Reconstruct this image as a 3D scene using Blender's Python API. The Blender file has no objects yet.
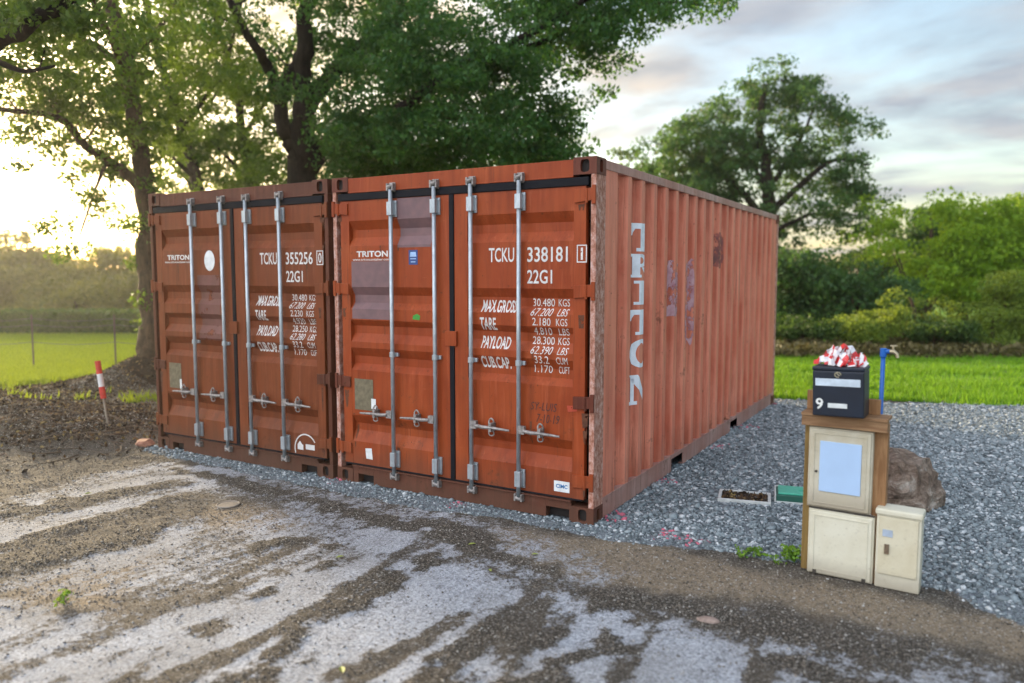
import bpy, bmesh, math, random
import numpy as np
from mathutils import Vector, Matrix
random.seed(7)
RNG = np.random.default_rng(11)
sc = bpy.context.scene
COL = sc.collection
R = math.radians

# ------------------------------------------------------------------ camera, sky, sun, exposure
CAM = np.array([2.186, -4.863, 1.777]); YAW, PITCH, FPX = R(-30.447), R(-4.956), 763.0
cd = bpy.data.cameras.new('camera'); cam = bpy.data.objects.new('camera', cd); COL.objects.link(cam)
cam.location = CAM; cam.rotation_euler = (R(90) + PITCH, 0, -YAW)
cd.sensor_width = 36; cd.lens = FPX / 1024 * 36; cd.clip_start = .05; cd.clip_end = 3000
cd.dof.use_dof = True; cd.dof.focus_distance = 5.9; cd.dof.aperture_fstop = 0.95
sc.camera = cam
SUN_AZ = R(-69)      # from +y towards +x
SUN_EL = R(9)
EXPOSURE = 2.4
HAZE = .0008
world = bpy.data.worlds.new('World'); sc.world = world; world.use_nodes = True
wn, wl = world.node_tree.nodes, world.node_tree.links
wn.clear()
wo = wn.new('ShaderNodeOutputWorld'); bg = wn.new('ShaderNodeBackground'); bg.inputs[1].default_value = 0.07
sky = wn.new('ShaderNodeTexSky'); sky.sky_type = 'NISHITA'; sky.sun_disc = False
sky.sun_elevation = SUN_EL; sky.sun_rotation = SUN_AZ
sky.air_density = 1.0; sky.dust_density = 1.6; sky.ozone_density = 1.0
def wmath(op, a, b=None, clamp=False):
    n = wn.new('ShaderNodeMath'); n.operation = op; n.use_clamp = clamp
    for i, v in enumerate((a, b)):
        if v is None: continue
        if isinstance(v, (int, float)): n.inputs[i].default_value = v
        else: wl.new(v, n.inputs[i])
    return n.outputs[0]
tc = wn.new('ShaderNodeTexCoord'); sep = wn.new('ShaderNodeSeparateXYZ'); wl.new(tc.outputs['Generated'], sep.inputs[0])
den = wmath('ADD', wmath('MAXIMUM', sep.outputs[2], 0.0), 0.22)
cmb = wn.new('ShaderNodeCombineXYZ')
wl.new(wmath('DIVIDE', sep.outputs[0], den), cmb.inputs[0]); wl.new(wmath('DIVIDE', sep.outputs[1], den), cmb.inputs[1])
mp = wn.new('ShaderNodeMapping'); mp.inputs['Rotation'].default_value = (0, 0, R(25)); mp.inputs['Scale'].default_value = (0.8, 1.25, 1)
mp.inputs['Location'].default_value = (3.1, 1.7, 0)
wl.new(cmb.outputs[0], mp.inputs[0])
cn = wn.new('ShaderNodeTexNoise'); cn.inputs['Scale'].default_value = 1.7; cn.inputs['Detail'].default_value = 8; cn.inputs['Roughness'].default_value = .58
cn.inputs['Distortion'].default_value = .35
wl.new(mp.outputs[0], cn.inputs['Vector'])
cr = wn.new('ShaderNodeMapRange'); cr.inputs['From Min'].default_value = .41; cr.inputs['From Max'].default_value = .60; wl.new(cn.outputs[0], cr.inputs['Value'])
cn2 = wn.new('ShaderNodeTexNoise'); cn2.inputs['Scale'].default_value = 4.2; cn2.inputs['Detail'].default_value = 6
wl.new(mp.outputs[0], cn2.inputs['Vector'])
# nearness to the sun and away from it (clouds glow warm near the sun, cool grey elsewhere, with a bright lobe added behind the viewer)
dot = wn.new('ShaderNodeVectorMath'); dot.operation = 'DOT_PRODUCT'; wl.new(tc.outputs['Generated'], dot.inputs[0])
dot.inputs[1].default_value = (math.sin(SUN_AZ) * math.cos(SUN_EL), math.cos(SUN_AZ) * math.cos(SUN_EL), math.sin(SUN_EL))
near = wn.new('ShaderNodeMapRange'); near.inputs['From Min'].default_value = .55; near.inputs['From Max'].default_value = 1.0
wl.new(dot.outputs['Value'], near.inputs['Value'])
nearp = wmath('POWER', near.outputs[0], 1.6)
ccol = wn.new('ShaderNodeMix'); ccol.data_type = 'RGBA'
ccol.inputs[6].default_value = (1.50, 1.66, 2.0, 1); ccol.inputs[7].default_value = (5.8, 4.2, 1.9, 1)
wl.new(nearp, ccol.inputs[0])
shade = wn.new('ShaderNodeMapRange'); shade.inputs['From Min'].default_value = .35; shade.inputs['From Max'].default_value = .66
shade.inputs['To Min'].default_value = .80; shade.inputs['To Max'].default_value = 1.30
wl.new(cn2.outputs[0], shade.inputs['Value'])
warm = wn.new('ShaderNodeMix'); warm.data_type = 'RGBA'; warm.blend_type = 'MULTIPLY'
wl.new(wmath('MULTIPLY', wmath('SUBTRACT', shade.outputs[0], .85, True), 1.6, True), warm.inputs[0])
wl.new(ccol.outputs[2], warm.inputs[6]); warm.inputs[7].default_value = (1.15, .96, .74, 1)
back = wn.new('ShaderNodeMapRange'); dot2 = wn.new('ShaderNodeVectorMath'); dot2.operation = 'DOT_PRODUCT'; wl.new(tc.outputs['Generated'], dot2.inputs[0])
dot2.inputs[1].default_value = Vector((-.24, -.78, .60)).normalized()      # bright sky lobe added behind the viewer to light the container faces
back.inputs['From Min'].default_value = .42; back.inputs['From Max'].default_value = .97
back.inputs['To Min'].default_value = .85; back.inputs['To Max'].default_value = 8.0
wl.new(dot2.outputs['Value'], back.inputs['Value'])
dot3 = wn.new('ShaderNodeVectorMath'); dot3.operation = 'DOT_PRODUCT'; wl.new(tc.outputs['Generated'], dot3.inputs[0])
dot3.inputs[1].default_value = Vector((1, .15, .25)).normalized()      # added dimming of the unseen sky at right, for contrast on the ribs
dull = wn.new('ShaderNodeMapRange'); dull.inputs['From Min'].default_value = .35; dull.inputs['From Max'].default_value = .85
dull.inputs['To Min'].default_value = 1.0; dull.inputs['To Max'].default_value = .75; wl.new(dot3.outputs['Value'], dull.inputs['Value'])
cs = wn.new('ShaderNodeVectorMath'); cs.operation = 'SCALE'
wl.new(warm.outputs[2], cs.inputs[0]); wl.new(wmath('MULTIPLY', wmath('MULTIPLY', shade.outputs[0], back.outputs[0]), dull.outputs[0]), cs.inputs['Scale'])
skm = wn.new('ShaderNodeMix'); skm.data_type = 'RGBA'
wl.new(wmath('MULTIPLY', cr.outputs[0], .88), skm.inputs[0]); wl.new(sky.outputs[0], skm.inputs[6]); wl.new(cs.outputs[0], skm.inputs[7])
wl.new(skm.outputs[2], bg.inputs[0]); wl.new(bg.outputs[0], wo.inputs[0])

sd = bpy.data.lights.new('sun', 'SUN'); sun = bpy.data.objects.new('sun', sd); COL.objects.link(sun)
sd.energy = 1.8; sd.angle = R(9); sd.color = (1.0, .80, .52)
sdir = Vector((math.sin(SUN_AZ) * math.cos(SUN_EL), math.cos(SUN_AZ) * math.cos(SUN_EL), math.sin(SUN_EL)))
sun.rotation_euler = sdir.to_track_quat('Z', 'Y').to_euler()
sc.view_settings.view_transform = 'Standard'; sc.view_settings.look = 'None'
sc.view_settings.exposure = EXPOSURE; sc.view_settings.gamma = 1
sc.cycles.max_bounces = 8; sc.cycles.transparent_max_bounces = 12; sc.cycles.use_denoising = True

# ------------------------------------------------------------------ helpers
FW = np.array([math.sin(YAW) * math.cos(PITCH), math.cos(YAW) * math.cos(PITCH), math.sin(PITCH)])
RT = np.array([math.cos(YAW), -math.sin(YAW), 0]); UP = np.cross(RT, FW)
def ray(x, y): return FW + RT * (x - 512) / FPX - UP * (y - 341.5) / FPX
def at(x, y, d): return CAM + ray(x, y) * d          # survey point: sight line and distance
def gr(x, y, z=0.0):
    d = ray(x, y); return CAM + d * ((z - CAM[2]) / d[2])

def tag(o, label=None, cat=None, group=None, kind=None):
    for k, v in (('label', label), ('category', cat), ('group', group), ('kind', kind)):
        if v: o[k] = v
    return o
def empty(name, loc, label, cat, group=None, rz=0):
    o = bpy.data.objects.new(name, None); COL.objects.link(o); o.location = loc; o.rotation_euler = (0, 0, rz)
    o.empty_display_size = .2
    return tag(o, label, cat, group)
def link_mesh(name, me, mats, parent=None, bevel=0, smooth=False):
    o = bpy.data.objects.new(name, me); COL.objects.link(o)
    for m in (mats if isinstance(mats, (list, tuple)) else [mats]): me.materials.append(m)
    if parent: o.parent = parent
    if smooth: me.shade_smooth()
    if bevel:
        b = o.modifiers.new('bevel', 'BEVEL'); b.width = bevel; b.segments = 2; b.limit_method = 'ANGLE'; b.angle_limit = R(40)
    return o
class MB:
    def __init__(s): s.v = []; s.f = []; s.m = []
    def add(s, vs, fs, mi=0):
        n = len(s.v); s.v += [tuple(v) for v in vs]
        for f in fs: s.f.append(tuple(i + n for i in f)); s.m.append(mi)
    def box(s, x0, x1, y0, y1, z0, z1, mi=0, rot=None, piv=None):
        vs = [(x, y, z) for x in (x0, x1) for y in (y0, y1) for z in (z0, z1)]
        if rot is not None:
            p = Vector(piv or ((x0 + x1) / 2, (y0 + y1) / 2, (z0 + z1) / 2)); vs = [tuple(rot @ (Vector(v) - p) + p) for v in vs]
        s.add(vs, [(0, 1, 3, 2), (4, 6, 7, 5), (0, 4, 5, 1), (2, 3, 7, 6), (0, 2, 6, 4), (1, 5, 7, 3)], mi)
    def quad(s, a, b, c, d, mi=0): s.add([a, b, c, d], [(0, 1, 2, 3)], mi)
    def tube(s, pts, rad, n=10, mi=0, cap=True):
        pts = [Vector(p) for p in pts]; rad = rad if isinstance(rad, (list, tuple)) else [rad] * len(pts)
        vs = []; prev = None
        for i, p in enumerate(pts):
            t = (pts[min(i + 1, len(pts) - 1)] - pts[max(i - 1, 0)]).normalized()
            if prev is None:
                a = t.orthogonal().normalized()
            else:
                a = (prev - t * prev.dot(t)).normalized()
            prev = a; b = t.cross(a)
            for k in range(n):
                w = 2 * math.pi * k / n; vs.append(p + (a * math.cos(w) + b * math.sin(w)) * rad[i])
        fs = [(i * n + k, i * n + (k + 1) % n, (i + 1) * n + (k + 1) % n, (i + 1) * n + k) for i in range(len(pts) - 1) for k in range(n)]
        if cap: fs += [tuple(range(n))[::-1], tuple(range((len(pts) - 1) * n, len(pts) * n))]
        s.add(vs, fs, mi)
    def build(s, name, mats, parent=None, bevel=0, smooth=False):
        me = bpy.data.meshes.new(name); me.from_pydata(s.v, [], s.f); me.polygons.foreach_set('material_index', s.m); me.update()
        return link_mesh(name, me, mats, parent, bevel, smooth)
def np_mesh(name, V, F, mats, parent=None, attrs=None, smooth=False, mi=None):
    V = np.asarray(V, np.float32); F = np.asarray(F, np.int32); k = F.shape[1]
    me = bpy.data.meshes.new(name); me.vertices.add(len(V)); me.vertices.foreach_set('co', V.ravel())
    me.loops.add(F.size); me.loops.foreach_set('vertex_index', F.ravel())
    me.polygons.add(len(F)); me.polygons.foreach_set('loop_start', np.arange(0, F.size, k, dtype=np.int32))
    me.polygons.foreach_set('loop_total', np.full(len(F), k, np.int32))
    if mi is not None: me.polygons.foreach_set('material_index', np.asarray(mi, np.int32))
    me.update(calc_edges=True)
    for nm, a in (attrs or {}).items():
        at_ = me.attributes.new(nm, 'FLOAT_COLOR', 'POINT'); at_.data.foreach_set('color', np.asarray(a, np.float32).ravel())
    return link_mesh(name, me, mats, parent, smooth=smooth)

# 2-D value noise
_T = RNG.random((256, 256))
def vnoise(x, y):
    xi = np.floor(x).astype(int); yi = np.floor(y).astype(int); fx = x - xi; fy = y - yi
    fx = fx * fx * (3 - 2 * fx); fy = fy * fy * (3 - 2 * fy)
    a = _T[xi & 255, yi & 255]; b = _T[(xi + 1) & 255, yi & 255]; c = _T[xi & 255, (yi + 1) & 255]; d = _T[(xi + 1) & 255, (yi + 1) & 255]
    return (a * (1 - fx) + b * fx) * (1 - fy) + (c * (1 - fx) + d * fx) * fy
def fbm(x, y, o=4):
    r = 0; a = .5; t = 0
    for i in range(o):
        r = r + a * vnoise(x * 2 ** i + 17 * i, y * 2 ** i + 31 * i); t += a; a *= .5
    return r / t
def sstep(a, b, x): t = np.clip((x - a) / (b - a), 0, 1); return t * t * (3 - 2 * t)

# ------------------------------------------------------------------ materials
class NT:
    def __init__(s, name, rough=.6, metal=0, spec=.5):
        s.mat = bpy.data.materials.new(name); s.mat.use_nodes = True; s.n = s.mat.node_tree.nodes; s.l = s.mat.node_tree.links
        s.p = s.n['Principled BSDF']; s.out = s.n['Material Output']
        s.p.inputs['Roughness'].default_value = rough; s.p.inputs['Metallic'].default_value = metal
        s.p.inputs['Specular IOR Level'].default_value = spec
        s.tc = None
    def co(s, which='Object', scale=(1, 1, 1)):
        if s.tc is None: s.tc = s.n.new('ShaderNodeTexCoord')
        if which == 'World':
            g = s.n.new('ShaderNodeNewGeometry'); src = g.outputs['Position']
        else: src = s.tc.outputs[which]
        m = s.n.new('ShaderNodeMapping'); m.inputs['Scale'].default_value = scale; s.l.new(src, m.inputs[0]); return m.outputs[0]
    def noise(s, vec, scale, detail=4, rough=.55, dist=0):
        n = s.n.new('ShaderNodeTexNoise'); n.inputs['Scale'].default_value = scale; n.inputs['Detail'].default_value = detail
        n.inputs['Roughness'].default_value = rough; n.inputs['Distortion'].default_value = dist; s.l.new(vec, n.inputs['Vector']); return n.outputs[0]
    def voro(s, vec, scale, feat='F1', out='Distance'):
        n = s.n.new('ShaderNodeTexVoronoi'); n.inputs['Scale'].default_value = scale; n.feature = feat; s.l.new(vec, n.inputs['Vector']); return n.outputs[out]
    def rng(s, v, a, b, c=0., d=1.):
        n = s.n.new('ShaderNodeMapRange'); s.l.new(v, n.inputs['Value'])
        for k, x in zip(('From Min', 'From Max', 'To Min', 'To Max'), (a, b, c, d)): n.inputs[k].default_value = x
        return n.outputs[0]
    def math(s, op, a, b=None, clamp=False):
        n = s.n.new('ShaderNodeMath'); n.operation = op; n.use_clamp = clamp
        for i, v in enumerate((a, b)):
            if v is None: continue
            if isinstance(v, (int, float)): n.inputs[i].default_value = v
            else: s.l.new(v, n.inputs[i])
        return n.outputs[0]
    def mix(s, f, a, b, mode='MIX'):
        n = s.n.new('ShaderNodeMix'); n.data_type = 'RGBA'; n.blend_type = mode
        for i, v in ((0, f), (6, a), (7, b)):
            if isinstance(v, (int, float)): n.inputs[i].default_value = v
            elif isinstance(v, (tuple, list)): n.inputs[i].default_value = (*v[:3], 1)
            else: s.l.new(v, n.inputs[i])
        return n.outputs[2]
    def ramp(s, v, stops):
        n = s.n.new('ShaderNodeValToRGB'); s.l.new(v, n.inputs[0]); e = n.color_ramp.elements
        while len(e) < len(stops): e.new(.5)
        for el, (p, c) in zip(e, stops): el.position = p; el.color = (*c, 1)
        return n.outputs[0]
    def color(s, v):
        if isinstance(v, tuple): s.p.inputs['Base Color'].default_value = (*v, 1)
        else: s.l.new(v, s.p.inputs['Base Color'])
    def bump(s, h, strength=.3, dist=.01):
        b = s.n.new('ShaderNodeBump'); b.inputs['Strength'].default_value = strength; b.inputs['Distance'].default_value = dist
        s.l.new(h, b.inputs['Height']); s.l.new(b.outputs[0], s.p.inputs['Normal'])
    def attr(s, name):
        a = s.n.new('ShaderNodeAttribute'); a.attribute_name = name; q = s.n.new('ShaderNodeSeparateColor'); s.l.new(a.outputs['Color'], q.inputs[0])
        return q.outputs[0], q.outputs[1], q.outputs[2], a.outputs['Alpha']
    def rpi(s):
        g = s.n.new('ShaderNodeNewGeometry'); return g.outputs['Random Per Island']

def m_plain(name, c, rough=.6, metal=0, var=.15, scale=20, bump=0):
    t = NT(name, rough, metal); v = t.co(); n = t.noise(v, scale, 5)
    t.color(t.mix(t.rng(n, .3, .7), tuple(x * (1 - var) for x in c), tuple(min(1, x * (1 + var)) for x in c)))
    if bump: t.bump(n, bump, .004)
    return t.mat
def m_paint(name, base, faded, rustamt=.5, fade=.5, grime=.5, streak=True, ridge=False):
    t = NT(name, .55, 0, .22); v = t.co(); vs = t.co('Object', (9, 9, .9))
    big = t.noise(v, 1.6, 5, .6); col = t.mix(t.rng(big, .38, .68, 0, fade), base, faded)
    st = t.noise(vs, 1.6, 6, .65)
    col = t.mix(t.rng(st, .45, .72, 0, .55), col, tuple(c * .5 for c in base))
    st2 = t.noise(t.co('Object', (16, 16, 1.2)), 1.2, 5, .7)
    col = t.mix(t.rng(st2, .56, .74, 0, .35), col, tuple(min(1, c * 1.5 + .04) for c in faded))
    if ridge:      # chalky rib fading, with sky-lit ribs and shaded troughs also painted into the colour
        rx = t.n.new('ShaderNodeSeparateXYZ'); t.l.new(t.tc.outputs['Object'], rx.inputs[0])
        wear_lit = t.math('MULTIPLY', t.rng(rx.outputs[0], -.030, -.012), t.rng(t.noise(t.co('Object', (5, 5, .5)), 2, 5), .3, .65, .15, .75)); col = t.mix(wear_lit, col, tuple(min(1, c * 1.12 + .015) for c in faded))
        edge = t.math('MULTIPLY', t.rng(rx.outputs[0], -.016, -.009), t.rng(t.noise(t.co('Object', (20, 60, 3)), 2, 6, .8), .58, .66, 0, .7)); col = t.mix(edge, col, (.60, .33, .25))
    # rust freckles and patches
    r1 = t.noise(v, 24, 7, .78); rm = t.rng(r1, .655 - .05 * rustamt, .69 - .03 * rustamt, 0, 1)
    sc_ = t.noise(t.co('Object', (1.2, 14, 22)), 3, 6, .8); col = t.mix(t.rng(sc_, .66, .70, 0, .55), col, tuple(min(1, c * 1.5 + .07) for c in faded))
    dr = t.noise(t.co('Object', (34, 34, .8)), 1.3, 6, .75); col = t.mix(t.math('MULTIPLY', t.rng(dr, .57, .66, 0, .75), t.rng(big, .40, .60)), col, (.085, .028, .012))
    r2 = t.noise(v, 3.2, 7, .75); rm2 = t.rng(r2, .64 - .05 * rustamt, .70, 0, .8)
    rm3 = t.math('MAXIMUM', rm, rm2)
    rust = t.mix(t.rng(t.noise(v, 55, 3), .3, .7), (.045, .018, .010), (.16, .055, .022))
    col = t.mix(rm3, col, rust)
    # grime towards the very bottom where rain splashes (mud on the paint)
    sx = t.n.new('ShaderNodeSeparateXYZ'); t.l.new(t.tc.outputs['Object'], sx.inputs[0])
    gz = t.math('ADD', sx.outputs[2], t.rng(t.noise(v, 6, 4), .2, .8, -.12, .12))
    col = t.mix(t.rng(gz, .42, .05, 0, grime), col, (.10, .055, .035))
    t.color(col)
    t.l.new(t.rng(rm3, 0, 1, .5, .9), t.p.inputs['Roughness'])
    t.bump(t.math('ADD', t.math('MULTIPLY', t.noise(v, 2.5, 2), 1.0), t.math('MULTIPLY', rm3, -.12)), .35, .02)
    return t.mat
M = {}
M['door_r'] = m_paint('orange_brown_paint', (.285, .046, .010), (.38, .080, .019), .6, .7, .6)
M['door_l'] = m_paint('brown_paint', (.175, .042, .012), (.235, .060, .018), .6, .7, .6)
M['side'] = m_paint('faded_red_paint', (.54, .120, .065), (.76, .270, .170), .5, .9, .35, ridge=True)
M['frame_r'] = m_paint('rusty_frame_paint', (.12, .030, .016), (.20, .060, .032), 1.7, .8, .6)
M['frame_l'] = m_paint('rusty_brown_frame_paint', (.095, .030, .016), (.15, .048, .026), 1.7, .8, .6)
M['rail'] = m_paint('pinkish_rail_paint', (.42, .20, .155), (.55, .36, .31), .5, .9, .08)
def m_post():
    t = NT('chipped_corner_paint', .75); v = t.co('Object', (1, 1, .7))
    a = t.noise(v, 22, 8, .8); b = t.noise(v, 60, 4, .7)
    col = t.ramp(a, [(.30, (.10, .04, .024)), (.43, (.34, .13, .075)), (.52, (.50, .25, .185)), (.64, (.66, .48, .41))])
    col = t.mix(t.rng(b, .60, .70, 0, .7), col, (.09, .04, .024)); t.color(col); t.bump(a, .5, .01); return t.mat
M['post'] = m_post()
M['dark_gap'] = m_plain('dark_steel', (.018, .012, .010), .85)
M['rubber'] = m_plain('black_rubber_gasket', (.007, .007, .010), .7, bump=.2)
M['rubber'].node_tree.nodes['Principled BSDF'].inputs['Specular IOR Level'].default_value = .2
def m_galv():
    t = NT('galvanised_steel', .42, .55); v = t.co('Object', (1, 1, .4)); n = t.noise(v, 30, 6, .7)
    col = t.mix(t.rng(n, .35, .7), (.34, .375, .40), (.54, .58, .60)); r = t.noise(v, 14, 6, .75)
    col = t.mix(t.rng(r, .62, .72, 0, .8), col, (.13, .07, .045)); t.color(col); t.bump(n, .15, .004); return t.mat
M['galv'] = m_galv()
M['galv_rust'] = m_plain('weathered_steel', (.30, .27, .25), .6, .5, .45, 40, .3)
def m_decal(name, c, worn=.45, c2=None, scale=30, rough=.6):
    """paint or sticker with worn holes through it"""
    t = NT(name, rough); v = t.co(); n = t.noise(v, scale, 6, .7)
    t.color(t.mix(t.rng(t.noise(v, 12, 4), .35, .65), c, c2 or tuple(x * .82 for x in c)))
    tr = t.n.new('ShaderNodeBsdfTransparent'); mx = t.n.new('ShaderNodeMixShader')
    t.l.new(t.rng(n, worn - .05, worn, 0, 1), mx.inputs[0]); t.l.new(tr.outputs[0], mx.inputs[1]); t.l.new(t.p.outputs[0], mx.inputs[2]); t.l.new(mx.outputs[0], t.out.inputs[0])
    return t.mat
M['white_ink'] = m_decal('white_stencil_paint', (.74, .70, .66), .36)
M['pale_ink'] = m_decal('pale_blue_lettering', (.90, .94, 1.0), .30)
M['white'] = m_plain('white_sticker', (.72, .72, .70), .5)
M['blue'] = m_plain('blue_sticker', (.02, .055, .20), .4)
M['primer'] = m_decal('grey_primer_patch', (.20, .105, .105), .30, (.15, .085, .088), 9)
M['primer_faint'] = m_decal('thin_violet_primer', (.17, .060, .045), .42, (.14, .050, .035), 7)
M['plate'] = m_plain('dull_data_plate', (.17, .14, .085), .5, .2, .3, 30, .2)
M['green'] = m_plain('green_mark', (.05, .28, .03), .6)
M['pen'] = m_decal('dark_marker_ink', (.07, .022, .016), .42, scale=60)
M['scrape'] = m_decal('pale_scraped_paint', (.56, .33, .36), .50, (.40, .16, .19), 9)
M['rust_run'] = m_decal('rust_stain', (.085, .030, .014), .47, (.15, .050, .020), 40, .85)
M['repaint'] = m_decal('darker_red_repaint', (.38, .055, .028), .46, (.33, .050, .028), 5)
M['scrape_dark'] = m_decal('dark_scraped_paint', (.14, .05, .045), .50, (.40, .10, .08), 14)

# ------------------------------------------------------------------ containers
W, L, H = 2.438, 6.058, 2.591
GR = [(2.229, 2.155, 2.092, 2.021), (1.681, 1.613, 1.55, 1.497), (1.405, 1.355, 1.291, 1.219), (1.169, 1.097, 1.033, .979), (.591, .518, .460, .364)]
DOORY, DD = .012, .041
ZS = sorted({z for g in GR for z in g})
def dprof(z):
    for a, b, c, d in GR:
        if d <= z <= a:
            if z >= b: return DOORY + DD * (a - z) / (a - b)
            if z >= c: return DOORY + DD
            return DOORY + DD * (z - d) / (c - d)
    return DOORY
P0 = .317; PER = .28
def sprof(y):   # inward depth of the side panel
    if y < P0 or y > 5.72: return .008
    t = (y - P0) % PER
    if t < .072: return .008
    if t < .140: return .008 + .044 * (t - .072) / .068
    if t < .212: return .052
    return .052 - .044 * (t - .212) / .068
YS = [P0 + PER * k + o for k in range(20) for o in (0, .072, .140, .212) if P0 + PER * k + o < 5.72]
def bisect(me, axis, cuts):
    bm = bmesh.new(); bm.from_mesh(me); no = Vector((0, 0, 0)); no[axis] = 1
    for c in cuts:
        co = Vector((0, 0, 0)); co[axis] = c
        bmesh.ops.bisect_plane(bm, geom=bm.verts[:] + bm.edges[:] + bm.faces[:], plane_co=co, plane_no=no, dist=1e-6)
    bm.to_mesh(me); bm.free()
def text_mesh(body, shear=0, bold=0):
    cu = bpy.data.curves.new('t', 'FONT'); cu.body = body; cu.size = 1; cu.shear = shear; cu.offset = bold; cu.resolution_u = 3
    o = bpy.data.objects.new('t', cu); COL.objects.link(o); dg = bpy.context.evaluated_depsgraph_get(); dg.update()
    me = bpy.data.meshes.new_from_object(o.evaluated_get(dg)); bpy.data.objects.remove(o); me.materials.clear(); return me
def fit(me, x0, x1, z0, z1):
    xs = [v.co.x for v in me.vertices]; ys = [v.co.y for v in me.vertices]
    a, b, c, d = min(xs), max(xs), min(ys), max(ys)
    for v in me.vertices:
        v.co = Vector((x0 + (v.co.x - a) / (b - a) * (x1 - x0), 0, z0 + (v.co.y - c) / (d - c) * (z1 - z0)))
def join_meshes(lst):
    bm = bmesh.new()
    for m in lst: bm.from_mesh(m)
    me = bpy.data.meshes.new('j'); bm.to_mesh(me); bm.free(); return me
def door_decal(name, meshes, mat, parent, off=.0016):
    me = join_meshes(meshes); zs = [v.co.z for v in me.vertices]
    bisect(me, 2, [z for z in ZS if min(zs) < z < max(zs)])
    for v in me.vertices: v.co.y = dprof(v.co.z) - off
    me.name = name; return link_mesh(name, me, mat, parent)
def rect_mesh(x0, x1, z0, z1, nx=1, nz=1):
    V = [(x0 + (x1 - x0) * i / nx, 0, z0 + (z1 - z0) * j / nz) for j in range(nz + 1) for i in range(nx + 1)]
    F = [(j * (nx + 1) + i, j * (nx + 1) + i + 1, (j + 1) * (nx + 1) + i + 1, (j + 1) * (nx + 1) + i) for j in range(nz) for i in range(nx)]
    me = bpy.data.meshes.new('r'); me.from_pydata(V, [], F); return me
def frame_mesh(x0, x1, z0, z1, t):
    return [rect_mesh(x0, x1, z1 - t, z1), rect_mesh(x0, x1, z0, z0 + t), rect_mesh(x0, x0 + t, z0 + t, z1 - t), rect_mesh(x1 - t, x1, z0 + t, z1 - t)]
def poly_mesh(polys):   # list of lists of (x, z)
    V = []; F = []
    for p in polys:
        F.append(tuple(range(len(V), len(V) + len(p)))); V += [(x, 0, z) for x, z in p]
    me = bpy.data.meshes.new('p'); me.from_pydata(V, [], F); return me

def casting(parent, x0, y0, z0, fx, fy, mat):
    """corner casting: x from x0 by .162*fx.. with holes in its outer front and side faces"""
    mb = MB(); w, d, h = .178, .162, .118
    # local unit box: a = outward x side at 0, inward to w ; b = front at 0, inward to d
    def Tp(a, b, c): return (x0 + fx * a, y0 + fy * b, z0 + c)
    def ringface(fn, wd, hw, hh):     # fn(u, v, depth) -> point; face of size wd x h, oval hole
        n = 16; cx, cz = wd / 2, h / 2; hole = []; outer = []
        for k in range(n):
            a = 2 * math.pi * k / n; ca, sa = math.cos(a), math.sin(a)
            e = .55; hole.append((cx + hw * math.copysign(abs(ca) ** e, ca), cz + hh * math.copysign(abs(sa) ** e, sa)))
            s = 1 / max(abs(ca) / cx, abs(sa) / cz); outer.append((cx + ca * s, cz + sa * s))
        # snap outer to corners
        for c_ in ((0, 0), (wd, 0), (0, h), (wd, h)):
            j = min(range(n), key=lambda q: (outer[q][0] - c_[0]) ** 2 + (outer[q][1] - c_[1]) ** 2); outer[j] = c_
        vs = [fn(u, v, 0) for u, v in outer] + [fn(u, v, 0) for u, v in hole] + [fn(u, v, .028) for u, v in hole]
        fs = [(k, (k + 1) % n, n + (k + 1) % n, n + k) for k in range(n)] + [(n + k, n + (k + 1) % n, 2 * n + (k + 1) % n, 2 * n + k) for k in range(n)]
        mb.add(vs, fs); mb.add(vs[2 * n:], [tuple(range(n))], 1)
    ringface(lambda u, v, q: Tp(u, q, v), w, .034, .044)
    ringface(lambda u, v, q: Tp(q, u, v), d, .026, .044)
    for c in (0, h): mb.quad(Tp(0, 0, c), Tp(w, 0, c), Tp(w, d, c), Tp(0, d, c))
    mb.quad(Tp(w, 0, 0), Tp(w, d, 0), Tp(w, d, h), Tp(w, 0, h)); mb.quad(Tp(0, d, 0), Tp(w, d, 0), Tp(w, d, h), Tp(0, d, h))
    return mb.build('corner_casting', [mat, M['dark_gap']], parent)

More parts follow.
